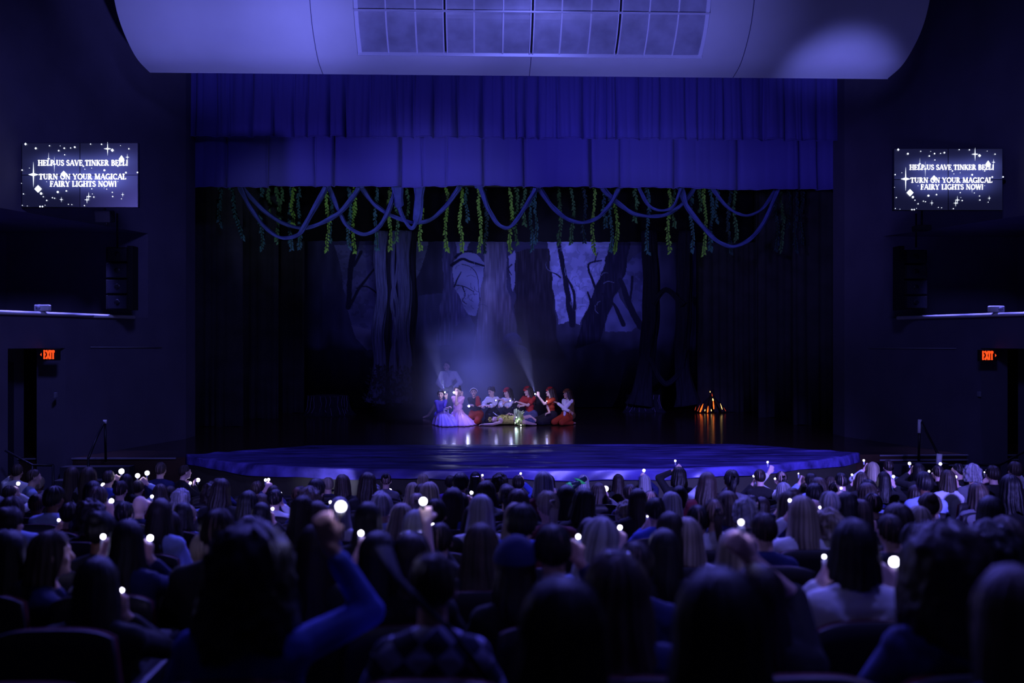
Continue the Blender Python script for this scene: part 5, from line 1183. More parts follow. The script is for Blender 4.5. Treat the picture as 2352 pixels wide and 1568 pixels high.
c1 = P(1060, 890, 26.0); c2 = P(1180, 830, 26.2)
dn = mth('ADD', blob(c1, (2.6, 1.9, 1.9)), mth('MULTIPLY', blob(c2, (2.0, 1.8, 1.9)), 0.8))
ns = nt.nodes.new('ShaderNodeTexNoise'); ns.inputs['Scale'].default_value = 0.9; ns.inputs['Detail'].default_value = 2; nt.links.new(ge.outputs['Position'], ns.inputs['Vector'])
mr = nt.nodes.new('ShaderNodeMapRange'); mr.inputs[1].default_value = 0.3; mr.inputs[2].default_value = 0.7; mr.inputs[3].default_value = 0.35; mr.inputs[4].default_value = 1.5; nt.links.new(ns.outputs[0], mr.inputs[0])
dn = mth('MULTIPLY', mth('MULTIPLY', dn, mr.outputs[0]), 0.75); nt.links.new(dn, pv.inputs['Density'])
o = obj('stage_haze', hz, hm, smooth=False); tag(o, 'pale blue haze drifting over the kneeling group on the stage', 'haze', kind='stuff')
# ---------------------------------------------------------------- the audience
NR = 15
ROWD = [2.25+0.89*k for k in range(NR)]           # row 0 is nearest the camera
def rowname(k):
    q = NR-k; return nth(q)
seat_m = mat('seat_upholstery', srgb(0.24, 0.06, 0.07), 0.9, spec=0.1, bump=0.1, bscale=60); seat_b = mat('seat_shell', (0.012, 0.010, 0.014), 0.5)
def make_seat():
    root = thing('theatre_seat', (0, 0, 0), 'seat', 'theatre seat')
    mb = MB(); mb.grid(lambda a, b: ((a-.5)*0.48*(1-0.10*b*b), -0.20-0.05*b+0.02*math.cos((a-.5)*3), 0.42+0.48*b-0.03*abs(2*a-1)**4*b), 14, 8); obj('backrest', mb, seat_m, root, local=True, solid=0.05)
    mb = MB(); mb.grid(lambda a, b: ((a-.5)*0.50*(1-0.10*b*b), -0.236-0.05*b+0.02*math.cos((a-.5)*3), 0.32+0.59*b-0.03*abs(2*a-1)**4*b), 14, 8); obj('back_shell', mb, seat_b, root, local=True, solid=0.014)
    mb = MB(); mb.box((0, 0.03, 0.41), (0.46, 0.44, 0.09)); obj('seat_cushion', mb, seat_m, root, local=True, bevel=0.03)
    for s in (-1, 1):
        mb = MB(); mb.box((s*0.255, 0.0, 0.31), (0.03, 0.30, 0.62)); mb.box((s*0.255, 0.02, 0.635), (0.05, 0.34, 0.03)); obj('armrest', mb, seat_b, root, local=True, smooth=False)
    return root
SEAT0 = make_seat(); SEAT_USED = [False]
SEAT_ORIG_KIDS = list(SEAT0.children)
SEATS = []
def place_seat(loc, k):
    SEATS.append((loc, k))

_bc = {}
def person_prims(s, hs, arms, rough=False):
    """seated figure in its own frame (+Y towards the stage); s: height of the head top; arms: side -> target or None"""
    k = hs; hz = s-0.115*k; neck = Vector((0, -0.02, s-0.235*k)); sh = Vector((0, -0.05, s-0.31*k)); hips = Vector((0, 0.0, 0.55)); sw = 0.155 if hs > 0.93 else 0.125
    b = MB(); head_prims(b, (0, 0, hz), RR(0), k)
    b.cap(Vector((0, -0.012, hz-0.03)), sh+Vector((0, 0.01, 0.02)), 0.052*k, 0.055*k)
    S = {q: sh+Vector((q*sw, 0, -0.03)) for q in (-1, 1)}
    g = (0.9 if hs < 0.93 else 1.0)
    def torso(m, e):
        m.cap(S[-1], S[1], 0.058*g+e); m.cap(S[-1], sh+Vector((0, 0, 0.02)), 0.05*g+e); m.cap(S[1], sh+Vector((0, 0, 0.02)), 0.05*g+e); up = hips.lerp(sh, 0.7)
        for q in (-1, 1): m.cap(up+Vector((q*0.075*g, 0, 0)), hips+Vector((q*0.07*g, 0, 0)), 0.092*g+e, 0.105*g+e); m.cap(S[q]-Vector((q*.03, 0, .02)), up+Vector((q*0.075*g, 0, 0)), 0.07*g+e, 0.092*g+e)
    torso(b, 0); t = MB(); torso(t, 0.012)
    HP = {}
    for q in (-1, 1):
        T = arms.get(q); l1, l2 = 0.27*g, 0.24*g
        if T is None: T = Vector((q*0.10, 0.30, 0.60)); pole = (q, -0.4, -0.6)
        else: pole = (q*0.8, 0.1, -1.0)
        T = Vector(T); E, W = ik(S[q], T-(T-S[q]).normalized()*0.09, l1, l2, pole)
        b.cap(S[q], E, 0.046*g, 0.038*g); b.cap(E, W, 0.037*g, 0.026*g); 
        dr = (T-E).normalized(); HP[q] = hand_prims(b, W, dr, (0, -1, 0.2) if abs(dr.y) < 0.8 else (0, 0, 1), 0.95*g, 0.9, 0.010)
        t.cap(S[q], E, 0.062*g, 0.052*g); 
        if arms.get(('long', q), True): t.cap(E, E.lerp(W, 0.8), 0.050*g, 0.040*g)
    for q in (-1, 1):
        b.cap((q*0.09, 0.02, 0.52), (q*0.11, 0.42, 0.50), 0.08*g, 0.06*g); b.cap((q*0.11, 0.42, 0.50), (q*0.12, 0.42, 0.09), 0.055*g, 0.036*g); b.cap((q*0.12, 0.41, 0.06), (q*0.12, 0.56, 0.04), 0.038, 0.028)
    return b, t, S, HP
def body_for(s, hs, arms, near):
    key = (round(s/0.06), hs, near) if not any(v is not None for v in arms.values()) else None
    if key is not None and key in _bc: return _bc[key]
    sq = round(s/0.06)*0.06 if key is not None else s
    b, t, S, HP = person_prims(sq, hs, arms)
    r = (b, t, sq, HP)
    if key is not None: _bc[key] = r+([],)
    return _bc[key] if key is not None else r+([],)
TR = MB()
for q in (-1, 1): TR.cap((q*0.09, 0.0, 0.53), (q*0.11, 0.42, 0.50), 0.095, 0.075); TR.cap((q*0.11, 0.42, 0.50), (q*0.12, 0.42, 0.12), 0.070, 0.055)
TR.cap((-0.07, 0, 0.56), (0.07, 0, 0.56), 0.115)
_tr = []
PEOPLE = []     # every placed sitter: (k, x, object, side arm used)
def sitter(u, v, k, w, hair, hc, top, lights=(), yaw=0.0, hat=None, note='', side=None, sk=0, var=None, longs=True, tilt=0.0, dz=0.0, topm=None, extra=None):
    """u: head centre, v: top of the hair, k: row, w: head and hair width in pixels; lights: list of (u, v, dd, size, text)"""
    d = ROWD[k]+dz; c = P(u, v, d); fz = floor_z(c.y); hs = 0.97 if w*d/F_PX > 0.185 else 0.88
    s = c.z-0.015-fz; near = k <= 3
    base = Vector((c.x, c.y, fz))
    if s < 0.98 or s > 1.60: print('SITH', int(u), int(v), k, round(s, 2))
    arms = {}; LT = []
    for L in lights:
        p = P(L[0], L[1], d+L[2]); q = p-base; sd = side or (1 if q.x > 0 else -1)
        if sd in arms: sd = -sd
        T = q-Vector((0, 0, 0.055)); arms[sd] = T; arms[('long', sd)] = longs; LT.append((sd, p, L))
    Rz3 = Rz(yaw)
    if yaw: 
        for kk in list(arms):
            if isinstance(kk, int): arms[kk] = Rz3.inverted() @ arms[kk]
    b, t, sq, HP, cache = body_for(s, hs, arms, near)
    vx = 0.009 if k <= 3 else (0.012 if k <= 7 else 0.015)
    if LT and k > 3: vx = min(vx, 0.012)
    if not cache:
        o = obj('person', b, SK[sk], origin=(0, 0, 0), voxel=vx, smo=1); tp = obj('top', t, CM['black'], o, voxel=max(vx, 0.011), smo=2, local=True); cache.extend([o, tp])
    else:
        o = cache[0].copy(); COL.objects.link(o); tp = cache[1].copy(); COL.objects.link(tp); tp.parent = o; DUPS.append((o, cache[0])); DUPS.append((tp, cache[1]))
    o.material_slots[0].link = 'OBJECT'; o.material_slots[0].material = SK[sk]; tp.material_slots[0].link = 'OBJECT'; tp.material_slots[0].material = topm or CM[top]
    o.location = base; o.rotation_euler = (0, 0, yaw)
    zoff = s-sq; o.location.z += zoff
    if not _tr: _tr.append(obj('trousers', TR, M_trouser, o, local=True, voxel=0.014, smo=2))
    else: q = _tr[0].copy(); COL.objects.link(q); q.parent = o; DUPS.append((q, _tr[0]))
    HM4 = Matrix.Translation((0, 0, sq-0.115*hs)) @ Matrix.Rotation(tilt, 4, 'Y') @ Matrix.Scale(hs*max(0.9, min(1.25, (w*d/F_PX)/(0.215*hs/0.97))) if hair not in ('buzz',) else hs, 4)
    if hair != 'bald': add_hair(o, hair, var if var is not None else random.Random(int(u*7+v)).randint(0, 2), hc, HM4)
    if hat: add_hat(o, hat[0], Matrix.Translation((0, 0, sq-0.115*hs)) @ Matrix.Scale(hs*1.12, 4), CM[hat[1]])
    if extra: extra(o, HM4, base, d)
    for sd, p, L in LT:
        col = (0.36, 0.34, 1.0); sz = L[3]
        Wk = HP[sd]; up_ = Vector((0, 0.1, 1))
        fl = finger_light(p, up_, L[4] if len(L) > 4 else '', 0.34*(sz/5)**1.0*(1 if k > 5 else 0.8), max(0.006, min(0.034, (sz*2-bokeh(d+L[2]))*0.5*(d+L[2])/F_PX)), group='small finger lights held up in the audience', col=col, m=M_bulb2)
        FL.append((k, p.x, fl, len(L) > 4, o))
    PEOPLE.append([k, c.x, o, note, hair, hc, top, bool(LT), hat, yaw, s])
    return o
def bokeh(d): return 0.001225/1.5*abs(1/d-1/24.5)*65333
M_bulb2 = emis('audience_bulb', (0.80, 0.78, 1.0), 14.0)
DUPS = []; FL = []
HC = {'black': 'black', 'dark brown': 'dark brown'}

# hand-placed people, read off the photograph: u, v, row, width, hair, colour, top, lights
A = sitter
# nearest rows
A(1652, 1312, 0, 232, 'long', 'black', 'black', note='with very long straight black hair filling the foreground')
A(1292, 1325, 0, 214, 'bob', 'black', 'black', note='with a broad mass of dark bobbed hair in the foreground centre', var=1)
A(2330, 1285, 0, 190, 'long', 'brown', 'navy', note='cut off by the right edge of the picture')
A(2172, 1222, 1, 152, 'bigcurly', 'dark brown', 'navy', note='with big round curly hair', topm=mat('floral_print', srgb(0.30, 0.32, 0.55), 0.85, var=0.7, vscale=14), var=2)
A(572, 1228, 1, 160, 'bigcurly', 'black', 'blue', lights=[(783, 1163, 0.15, 17, 'brightest finger light, held high at the end of a denim-sleeved arm')], note='with huge curly hair and a denim jacket, raising an arm', topm=mat('denim_jacket', srgb(0.26, 0.32, 0.72), 0.85, var=0.35, vscale=12, stretch=(1, 1, 0.4)), var=0, sk=1)
def plaid_extra(o, M, base, d):
    st = MB(); st.tube([(0.20, -0.10, 0.80), (0.07, -0.165, 1.0), (-0.10, -0.15, 1.16), (-0.15, -0.05, 1.235)][::-1], 0.028, 8, flat=0.3); obj('crossbody_strap', st, M_dark, o, local=True)
plaid = bpy.data.materials.new('plaid_shirt'); plaid.use_nodes = True; nt = plaid.node_tree; pb = nt.nodes['Principled BSDF']; pb.inputs['Roughness'].default_value = 0.9
tc = nt.nodes.new('ShaderNodeTexCoord'); mp = nt.nodes.new('ShaderNodeMapping'); mp.inputs['Rotation'].default_value = (0, 0.72, 0); mp.inputs['Scale'].default_value = (1, 0.001, 1); ck = nt.nodes.new('ShaderNodeTexChecker'); ck.inputs['Scale'].default_value = 15
ck.inputs['Color1'].default_value = (*srgb(0.62, 0.62, 0.80), 1); ck.inputs['Color2'].default_value = (*srgb(0.16, 0.16, 0.30), 1)
nt.links.new(tc.outputs['Object'], mp.inputs[0]); nt.links.new(mp.outputs[0], ck.inputs['Vector']); nt.links.new(ck.outputs['Color'], pb.inputs['Base Color'])
A(994, 1262, 1, 132, 'buzz', 'dark brown', 'grey', note='with cropped hair and a plaid shirt with a dark cross-body strap', topm=plaid, extra=plaid_extra, sk=1)
A(1742, 1285, 1, 130, 'long', 'dark brown', 'black', lights=[(1702, 1199, 0.1, 10, 'bright finger light held high at the end of a bare raised arm right of centre')], note='with long dark hair, raising a bare arm', longs=False, dz=0.25, side=1)
emis_clip = mat('shiny_clip', (0.8, 0.8, 0.95), 0.1, 0.9)
def clip_at(x, y, z, w=0.03, m=None, name='hair_clip'):
    def f(o, M, b, d):
        q = MB().cap((M @ Vector((x-w, y, z))), (M @ Vector((x+w, y, z))), 0.009); obj(name, q, m or emis_clip, o, local=True)
    return f
A(1415, 1272, 1, 165, 'mid', 'brown', 'navy', note='with shoulder-length hair and a shining hair clip', dz=0.1, extra=clip_at(0, -0.03, 0.125))
A(1458, 1235, 2, 98, 'short', 'dark brown', 'navy', note='with short dark hair and a lit cheek', dz=0.1)
A(1270, 1196, 2, 90, 'short', 'black', 'navy', lights=[(1328, 1232, 0.25, 9, 'finger light on a green handle held beside the dark cropped head')], note='with cropped black hair and bare neck', sk=1)
A(1185, 1236, 2, 100, 'mid', 'dark brown', 'black', hat=('cap', 'navy'), note='wearing a navy baseball cap')
A(1378, 1183, 3, 92, 'mid', 'silver', 'pale blue', lights=[(1424, 1211, 0.3, 8, 'finger light beside the pale long-haired head near the centre')], note='with pale long hair', tilt=0.15)
A(1105, 1196, 3, 88, 'mid', 'brown', 'black', lights=[(972, 1151, 0.4, 12, 'large bright finger light held high at the end of a bare arm left of centre')], note='with straight brown hair, raising a long bare arm', longs=False)
A(727, 1196, 2, 96, 'long', 'dark brown', 'black', note='with long dark hair beside the raised denim sleeve')
A(868, 1213, 2, 100, 'long', 'black', 'black', lights=[(829, 1224, 0.3, 10, 'double finger light glowing left of centre in the fifth row from the back')], note='with a broad dark back under a bright light')
A(946, 1217, 2, 74, 'bob', 'dark brown', 'black', note='wearing a glinting headband', extra=clip_at(0, 0.02, 0.125, 0.05, None, 'headband'))
A(590, 1190, 2, 110, 'mid', 'black', 'black', note='with black hair right behind the huge curly head')
A(500, 1162, 3, 86, 'short', 'dark brown', 'black', note='with a large dark head left of centre')
A(292, 1186, 3, 70, 'long', 'black', 'navy', lights=[(345, 1235, 0.2, 10, 'finger light held low right of the long black hair'), (237, 1232, 0.2, 9, 'finger light held low left of the long black hair')], note='with long black hair between two lights')
A(117, 1214, 3, 86, 'bob', 'brown', 'navy', lights=[(107, 1273, 0.25, 10, 'finger light in front of the lit profile at far left'), (130, 1301, 0.15, 12, 'large finger light below the lit profile at far left')], yaw=-1.0, note='turned in profile behind two bright lights')
A(222, 1272, 2, 108, 'long', 'black', 'black', lights=[(280, 1355, 0.15, 9, 'finger light low beside the dark hair in the third row from the back')], note='with long black hair rimmed by light', dz=0.1)
A(22, 1212, 3, 80, 'long', 'black', 'black', lights=[(28, 1219, 0.3, 5, 'dim finger light at the left edge of the picture')], note='cut off by the left edge of the picture')
A(1962, 1186, 2, 112, 'bob', 'black', 'white', lights=[(2054, 1290, 0.1, 16, 'very bright finger light held low beside the white top'), (1893, 1278, 0.2, 8, 'finger light held low left of the white top')], note='with black hair and a bright white top')
A(2105, 1195, 3, 90, 'short', 'black', 'black', note='with a dark head just ahead of the big curly hair')
A(2270, 1212, 2, 130, 'curly', 'black', 'black', note='with a dark curly head at far right')
A(1690, 1212, 3, 98, 'long', 'blonde', 'black', note='with straight blonde hair right of centre', dz=-0.2)
A(1640, 1140, 5, 44, 'pony', 'brown', 'white', note='with a ponytail and white top')
A(1580, 1183, 4, 76, 'long', 'blonde', 'white', note='with long blonde-streaked hair and a striped top')
A(1603, 1155, 5, 55, 'short', 'black', 'navy', note='with a cropped dark head')
A(1525, 1208, 3, 60, 'long', 'black', 'black', note='with long black hair centre right')
A(1843, 1137, 5, 72, 'long', 'blonde', 'white', lights=[(1814, 1149, 0.2, 6, 'finger light beside the long blonde hair right of centre')], note='with long wavy blonde hair and a white top')
A(1810, 1124, 6, 44, 'mid', 'brown', 'navy', lights=[(1789, 1146, 0.2, 4)])
A(1905, 1124, 6, 34, 'short', 'silver', 'white', lights=[(1907, 1152, 0.3, 5)], note='with short pale hair')
A(1905, 1167, 5, 54, 'curly', 'blonde', 'navy', lights=[(1883, 1165, 0.2, 4)])
A(1978, 1143, 6, 52, 'bob', 'brown', 'black', lights=[(2004, 1187, 0.2, 3)])
A(2045, 1175, 4, 62, 'short', 'dark brown', 'black', lights=[(2040, 1199, 0.35, 7)])
A(1945, 1125, 6, 40, 'long', 'black', 'black', lights=[(1932, 1121, 0.2, 4)])
A(1183, 1150, 5, 50, 'long', 'blonde', 'blue', note='with bright straight blonde hair near the centre')
A(955, 1165, 4, 66, 'long', 'silver', 'black', lights=[(996, 1206, 0.3, 8)], note='with smooth pale hair left of centre')
A(845, 1147, 4, 62, 'long', 'black', 'black', note='with long black hair under the brightest light')
A(780, 1137, 6, 44, 'long', 'silver', 'white', note='with pale hair lit from behind', lights=[(759, 1153, 0.2, 5)])
A(727, 1146, 5, 60, 'mid', 'brown', 'navy')
A(695, 1134, 5, 48, 'mid', 'dark brown', 'black')
A(1000, 1140, 5, 46, 'short', 'black', 'black')
A(1105, 1132, 5, 66, 'long', 'silver', 'white', note='with a pale hooded wrap over the hair', dz=0.2)
A(367, 1140, 5, 60, 'long', 'dark brown', 'pale blue', lights=[(379, 1215, 0.1, 7)], note='with long hair and a pale top')
A(225, 1112, 7, 50, 'short', 'brown', 'grey', lights=[(256, 1150, 0.15, 7)])
A(1465, 1118, 7, 40, 'long', 'dark brown', 'black', note='wearing a shining headband', extra=clip_at(0, 0.03, 0.122, 0.05, None, 'headband'))
A(1542, 1125, 7, 42, 'long', 'silver', 'pale blue', lights=[(1552, 1156, 0.2, 6)], note='with pale hair lit by a light at the face', yaw=0.35)
A(1505, 1138, 6, 34, 'short', 'black', 'blue', lights=[(1487, 1185, 0.2, 4)], note='with cropped hair and a bright blue top')
A(1559, 1072, 13, 36, 'bob', 'black', 'black', lights=[(1551, 1058, 0.05, 3)], note='in a black hooded top pointing a light straight up')
A(1481, 1088, 13, 28, 'long', 'silver', 'navy', lights=[(1479, 1080, 0.15, 4)])
A(1420, 1086, 13, 28, 'long', 'dark brown', 'black')
A(1260, 1087, 13, 32, 'long', 'dark brown', 'black')
A(1190, 1090, 13, 33, 'short', 'dark brown', 'blue', lights=[(1196, 1087, 0.2, 3)], note='with a broad dark head in a starred blue top')
A(1340, 1088, 13, 30, 'long', 'silver', 'grey', note='with pale hair near the green toy wand')
A(1092, 1081, 13, 28, 'long', 'black', 'black', lights=[(1108, 1091, 0.2, 3)], note='with straight black hair held by an oval clip', extra=clip_at(0, -0.105, 0.06, 0.05))
A(1035, 1090, 13, 30, 'short', 'dark brown', 'purple', lights=[(1047, 1103, 0.2, 2)])
A(1059, 1102, 12, 28, 'long', 'blonde', 'white')
A(972, 1086, 13, 30, 'long', 'blonde', 'pale blue')
A(887, 1084, 13, 26, 'bun', 'black', 'grey', lights=[(895, 1127, 0.1, 6)], note='with a black bun')
A(856, 1110, 11, 28, 'curly', 'silver', 'grey')
A(874, 1128, 9, 30, 'curly', 'silver', 'white', lights=[(891, 1166, 0.2, 3)], note='with a short white curly head')
A(1240, 1118, 10, 36, 'curly', 'black', 'black', lights=[(1236, 1138, 0.3, 3)])
A(1375, 1106, 11, 36, 'mid', 'brown', 'grey', lights=[(1391, 1122, 0.15, 9)])
A(1625, 1087, 12, 34, 'curly', 'silver', 'white', lights=[(1617, 1091, 0.2, 3)])
A(1745, 1075, 12, 30, 'short', 'dark brown', 'black', lights=[(1731, 1093, 0.2, 3)])
A(1795, 1079, 12, 30, 'pony', 'black', 'white', lights=[(1763, 1061, 0.1, 3), (1780, 1099, 0.1, 3)])
A(1800, 1105, 10, 36, 'bob', 'silver', 'black', note='with a round pale bob')
A(1863, 1084, 11, 30, 'short', 'black', 'pale blue', lights=[(1879, 1104, 0.15, 4), (1834, 1087, 0.2, 2)], note='with cropped hair and a pale t-shirt')
A(1932, 1083, 11, 28, 'short', 'black', 'black')
A(2005, 1059, 13, 30, 'long', 'blonde', 'white', lights=[(1984, 1057, 0.15, 3)], note='with long blonde hair in front of the right side stage')
A(2040, 1054, 14, 26, 'short', 'dark brown', 'pale blue')
A(1979, 1081, 12, 28, 'mid', 'brown', 'black', lights=[(1957, 1090, 0.15, 3), (1985, 1105, 0.1, 4)])
A(2030, 1081, 12, 32, 'long', 'black', 'black', lights=[(2052, 1094, 0.15, 4)])
A(2110, 1062, 13, 30, 'long', 'black', 'black', lights=[(2089, 1064, 0.15, 4)], note='with long black hair standing taller than the heads around')
A(2154, 1066, 13, 26, 'short', 'dark brown', 'black', lights=[(2160, 1065, 0.2, 4), (2134, 1082, 0.15, 3)])
A(2177, 1078, 12, 36, 'bob', 'brown', 'white', lights=[(2195, 1095, 0.15, 4)], note='with a brown bob and a white t-shirt')
A(2200, 1062, 13, 22, 'short', 'black', 'black', yaw=0.8, note='turned in profile')
A(2233, 1066, 12, 36, 'curly', 'silver', 'grey', note='with short fluffy silver hair')
A(2280, 1067, 12, 36, 'short', 'dark brown', 'black', lights=[(2261, 1084, 0.1, 2)])
A(2331, 1058, 12, 36, 'short', 'brown', 'white', lights=[(2330, 1071, 0.35, 4)])
A(2320, 1093, 10, 50, 'mid', 'black', 'black', lights=[(2300, 1138, 0.1, 5)])
A(369, 1059, 14, 30, 'short', 'brown', 'navy', note='with short light brown hair at the left of the front row')
A(425, 1066, 14, 28, 'short', 'dark brown', 'black', yaw=-0.9, lights=[(455, 1102, 0.15, 5), (437, 1109, 0.1, 4)], note='in profile beside the corner of the blue cloth')
A(78, 1075, 12, 30, 'short', 'brown', 'pale blue', yaw=-0.9, note='in brightly lit profile at far left')
A(40, 1064, 13, 28, 'short', 'brown', 'white', lights=[(33, 1073, 0.1, 5)])
A(22, 1112, 11, 34, 'short', 'brown', 'white', lights=[(42, 1110, 0.15, 5)])
A(165, 1070, 12, 36, 'long', 'brown', 'grey'); A(203, 1073, 12, 40, 'long', 'brown', 'black', lights=[(214, 1106, 0.1, 5)])
A(250, 1078, 12, 30, 'short', 'brown', 'blue', lights=[(237, 1114, 0.15, 6), (279, 1082, 0.1, 8)])
A(290, 1086, 11, 30, 'long', 'black', 'black'); A(277, 1101, 10, 36, 'short', 'dark brown', 'grey')
A(318, 1100, 12, 22, 'short', 'brown', 'pale blue', lights=[(316, 1092, 0.05, 6), (338, 1086, 0.05, 6)])
A(415, 1122, 9, 28, 'curly', 'silver', 'white', lights=[(408, 1141, 0.2, 4)], note='with a bright white head')
A(322, 1134, 8, 30, 'bald', 'brown', 'navy', lights=[(349, 1140, 0.15, 5)]); A(285, 1148, 7, 34, 'short', 'black', 'black', lights=[(286, 1178, 0.2, 5)])
A(420, 1150, 7, 40, 'mid', 'black', 'navy', lights=[(428, 1162, 0.2, 7)]); A(160, 1150, 7, 44, 'short', 'dark brown', 'dark red', lights=[(135, 1194, 0.15, 5)])
A(500, 1095, 12, 26, 'short', 'dark brown', 'navy', lights=[(500, 1107, 0.2, 5), (512, 1112, 0.25, 4)])
A(628, 1112, 11, 28, 'mid', 'dark brown', 'navy', lights=[(610, 1102, 0.15, 4), (617, 1101, 0.2, 4)]); A(632, 1120, 9, 34, 'short', 'black', 'white', lights=[(643, 1133, 0.2, 6)])
A(600, 1150, 7, 46, 'mid', 'black', 'black', lights=[(626, 1168, 0.2, 5)])
A(957, 1128, 8, 32, 'pony', 'blonde', 'navy', lights=[(957, 1155, 0.25, 5)]); A(968, 1108, 10, 32, 'short', 'brown', 'navy', lights=[(983, 1138, 0.2, 6)])
A(1058, 1128, 8, 38, 'long', 'dark brown', 'black', lights=[(1083, 1131, 0.2, 5)])
A(1540, 1170, 4, 44, 'mid', 'dark brown', 'black', lights=[(1532, 1204, 0.3, 6)]); A(1712, 1142, 6, 40, 'curly', 'silver', 'grey', lights=[(1714, 1161, 0.2, 4)])
A(1010, 1195, 4, 50, 'short', 'dark brown', 'black'); A(1755, 1172, 4, 60, 'short', 'dark brown', 'navy')

# fill the free seats of every row
rf = random.Random(21); SW_ = 0.55
for k in range(NR):
    d = ROWD[k]; x0 = P(-30, 784, d).x; x1 = P(2382, 784, d).x
    lim0, lim1 = side_x(d, -1)+0.5, side_x(d, 1)-0.5
    mine = sorted(p[1] for p in PEOPLE if p[0] == k)
    x = max(x0, lim0)+rf.uniform(0, 0.3)
    while x < min(x1, lim1):
        if all(abs(x-m) > 0.43 for m in mine):
            if rf.random() < {0: 0, 1: 0, 2: 0, 3: 0.45, 11: 0.85, 12: 0.55, 13: 0.35, 14: 0.12}.get(k, 0.93):
                kid_ = rf.random() < (0.5 if k < 11 else 0.85); s = rf.uniform(1.03, 1.15) if kid_ else rf.uniform(1.15, 1.22 if 3 <= k <= 8 else 1.30)
                c = Vector((x, d, floor_z(d)+s+0.015)); rel = c-CAM; dd = rel.dot(FW); u = 1176+F_PX*rel.dot(RT)/dd; v = 784-F_PX*rel.z/dd
                hair = rf.choice(['long', 'mid', 'mid', 'bob', 'bob', 'short', 'short', 'short', 'pony', 'bun', 'curly'])
                hc = rf.choice(['black', 'black', 'dark brown', 'dark brown', 'dark brown', 'brown', 'brown', 'brown', 'blonde'] + (['silver'] if not kid_ else []))
                tp = rf.choice(['black', 'black', 'navy', 'navy', 'grey', 'blue', 'white', 'dark red', 'purple', 'pale blue'])
                sitter(u, v, k, (0.19 if kid_ else 0.21)*F_PX/d, hair, hc, tp, yaw=rf.uniform(-0.3, 0.3), sk=rf.choice([0, 0, 1, 2]), tilt=rf.uniform(-.12, .12), dz=d-ROWD[k])
                mine.append(x)
            else: place_seat(Vector((x, d, floor_z(d))), k)
            x += SW_+rf.uniform(0, 0.05)
        else: x += 0.08
for p in PEOPLE: place_seat(Vector((p[1], p[2].location.y, floor_z(p[2].location.y))), p[0])

# seats (kept at least a seat's width apart in each row)
SEAT_N = 0
realize_seat_first = True
def dup_thing(root):
    r = root.copy(); COL.objects.link(r)
    for ch in SEAT_ORIG_KIDS: c = ch.copy(); COL.objects.link(c); c.parent = r; DUPS.append((c, ch))
    return r
rowseats = {}
for loc, k in SEATS: rowseats.setdefault(k, []).append(loc)
for k in range(NR):
    L = sorted(rowseats.get(k, []), key=lambda q: q.x); kept = []
    for q in L:
        if not kept or q.x-kept[-1].x > 0.50: kept.append(q)
    for i, q in enumerate(kept):
        r = SEAT0 if SEAT_N == 0 else dup_thing(SEAT0); SEAT_N += 1
        y = ROWD[k]; r.location = (q.x, y, floor_z(y)); tag(r, 'dark red theatre seat with black back, %s from the left in the %s row' % (nth(i+1), rowname(k)), 'theatre seat', 'theatre seats in the %s row' % rowname(k))

# labels of the audience: kind of person and place in the row
for k in range(NR):
    ps = sorted([p for p in PEOPLE if p[0] == k], key=lambda p: p[1]); n = len(ps)
    for i, p in enumerate(ps):
        row = '%s row' % rowname(k)
        place = '%s from the left in the %s' % (nth(i+1), row)
        if p[3]: lab = 'person %s, %s' % (p[3], place)
        else:
            hd = {'bald': 'bald head', 'buzz': 'cropped hair', 'bun': '%s hair in a bun' % p[5], 'pony': '%s ponytail' % p[5]}.get(p[4], '%s %s hair' % ({'long': 'long', 'mid': 'shoulder-length', 'bob': 'bobbed', 'short': 'short', 'curly': 'curly', 'bigcurly': 'big curly'}.get(p[4], ''), p[5]))
            lab = 'person with %s, %s' % (hd, place)
        w = lab.split()
        if len(w) > 16: lab = 'person '+' '.join(p[3].split()[:7]).rstrip(',')+', '+place
        tag(p[2], lab, 'person', 'audience in the %s row' % rowname(k)); p.append(i+1)
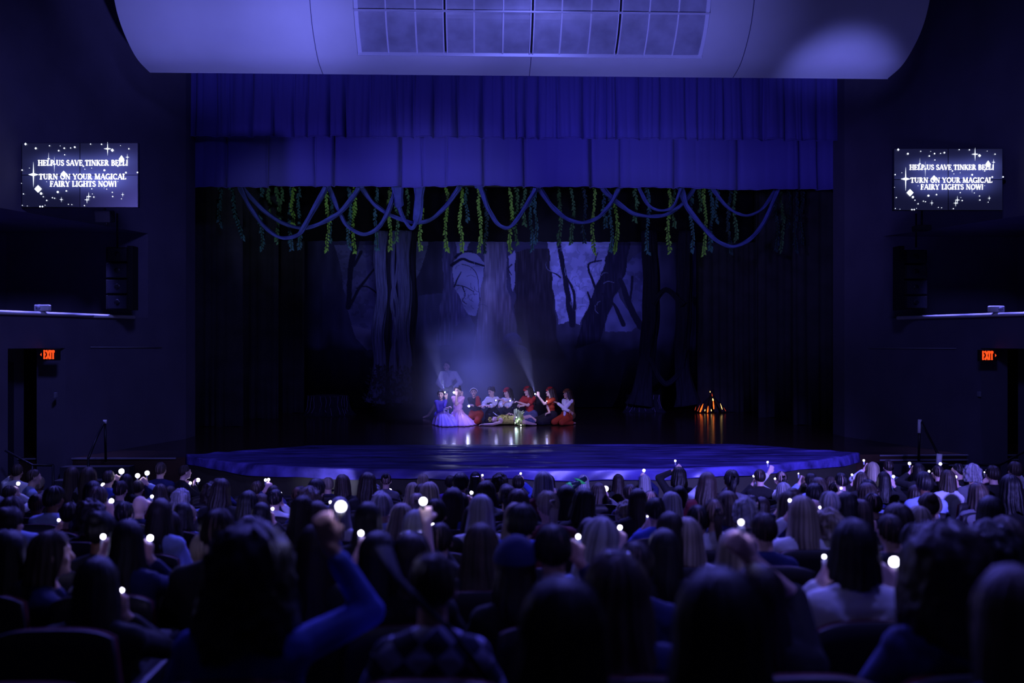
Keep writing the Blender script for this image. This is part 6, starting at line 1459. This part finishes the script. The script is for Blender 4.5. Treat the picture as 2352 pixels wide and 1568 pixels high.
for k, x, fl, named, o in FL:
    ii = [p[-1] for p in PEOPLE if p[2] is o][0]; side = 'left' if x < o.location.x else 'right'
    if not named: fl['label'] = 'finger light held %s of the %s person in the %s row' % (side, nth(ii), rowname(k))
    fl['group'] = 'small finger lights held up in the audience'
for k, x, fl, named, o in FL:
    tw = sorted([q[2] for q in FL if q[2]['label'] == fl['label']], key=lambda q: q.location.z)
    if len(tw) > 1:
        for w_, q in zip(('lower', 'upper', 'topmost'), tw): q['label'] = w_+' '+q['label']

# green toy wand with a glowing tip held over the front rows
c = P(1326, 1103, 12.6); tip = P(1301, 1122, 12.5); tail = P(1345, 1098, 12.7); root = thing('toy_wand', c, 'green and black toy wand with a glowing white tip over the centre front rows', 'toy')
mb = MB(); mb.tube([tip+(tail-tip)*0.12, tip.lerp(tail, .5), tail], [0.055, 0.04, 0.03], 12, ridge=0.1); obj('wand_body', mb, mat('toy_dark', (0.01, 0.02, 0.03), 0.3), root)
mb = MB(); mb.ell(tip, (0.055, 0.05, 0.045)); obj('glowing_tip', mb, emis('toy_tip', (0.75, 1.0, 0.9), 5), root)
mb = MB(); mb.tube([P(1305, 1119, 12.5), P(1314, 1114, 12.5)], [0.06, 0.05], 12); obj('green_collar', mb, mat('toy_green', srgb(0.2, 0.7, 0.35), 0.4, emit=(0.05, .4, .15), estr=0.15), root)
mb = MB(); mb.prism([P(1318, 1097, 12.6), P(1330, 1100, 12.6), P(1347, 1110, 12.6), P(1338, 1112, 12.6)], (0, 0.02, 0)); obj('green_fin', mb, _m['toy_green'], root)
# phone torch shining on the apron wall
tp = P(765, 1126, 15.1); root = thing('phone', tp, 'phone with its torch lighting the pale wall below the blue cloth', 'phone')
mb = MB(); mb.box(tp, (0.07, 0.15, 0.01)); obj('phone_case', mb, M_dark, root, smooth=False, bevel=0.004)
sp = spot('torch', tp+Vector((0, 0.09, 0.02)), P(765, 1106, 16.3), 45, (0.50, 0.50, 1.0), 58, 0.5, 0.01); sp.parent = root; sp.matrix_parent_inverse = world_m(root).inverted()
realize()
for c, o in DUPS: c.modifiers.clear(); c.data = o.data
for c, o in DUPS:
    if c.material_slots and c.material_slots[0].material is None: c.material_slots[0].link = 'OBJECT'; c.material_slots[0].material = o.material_slots[0].material
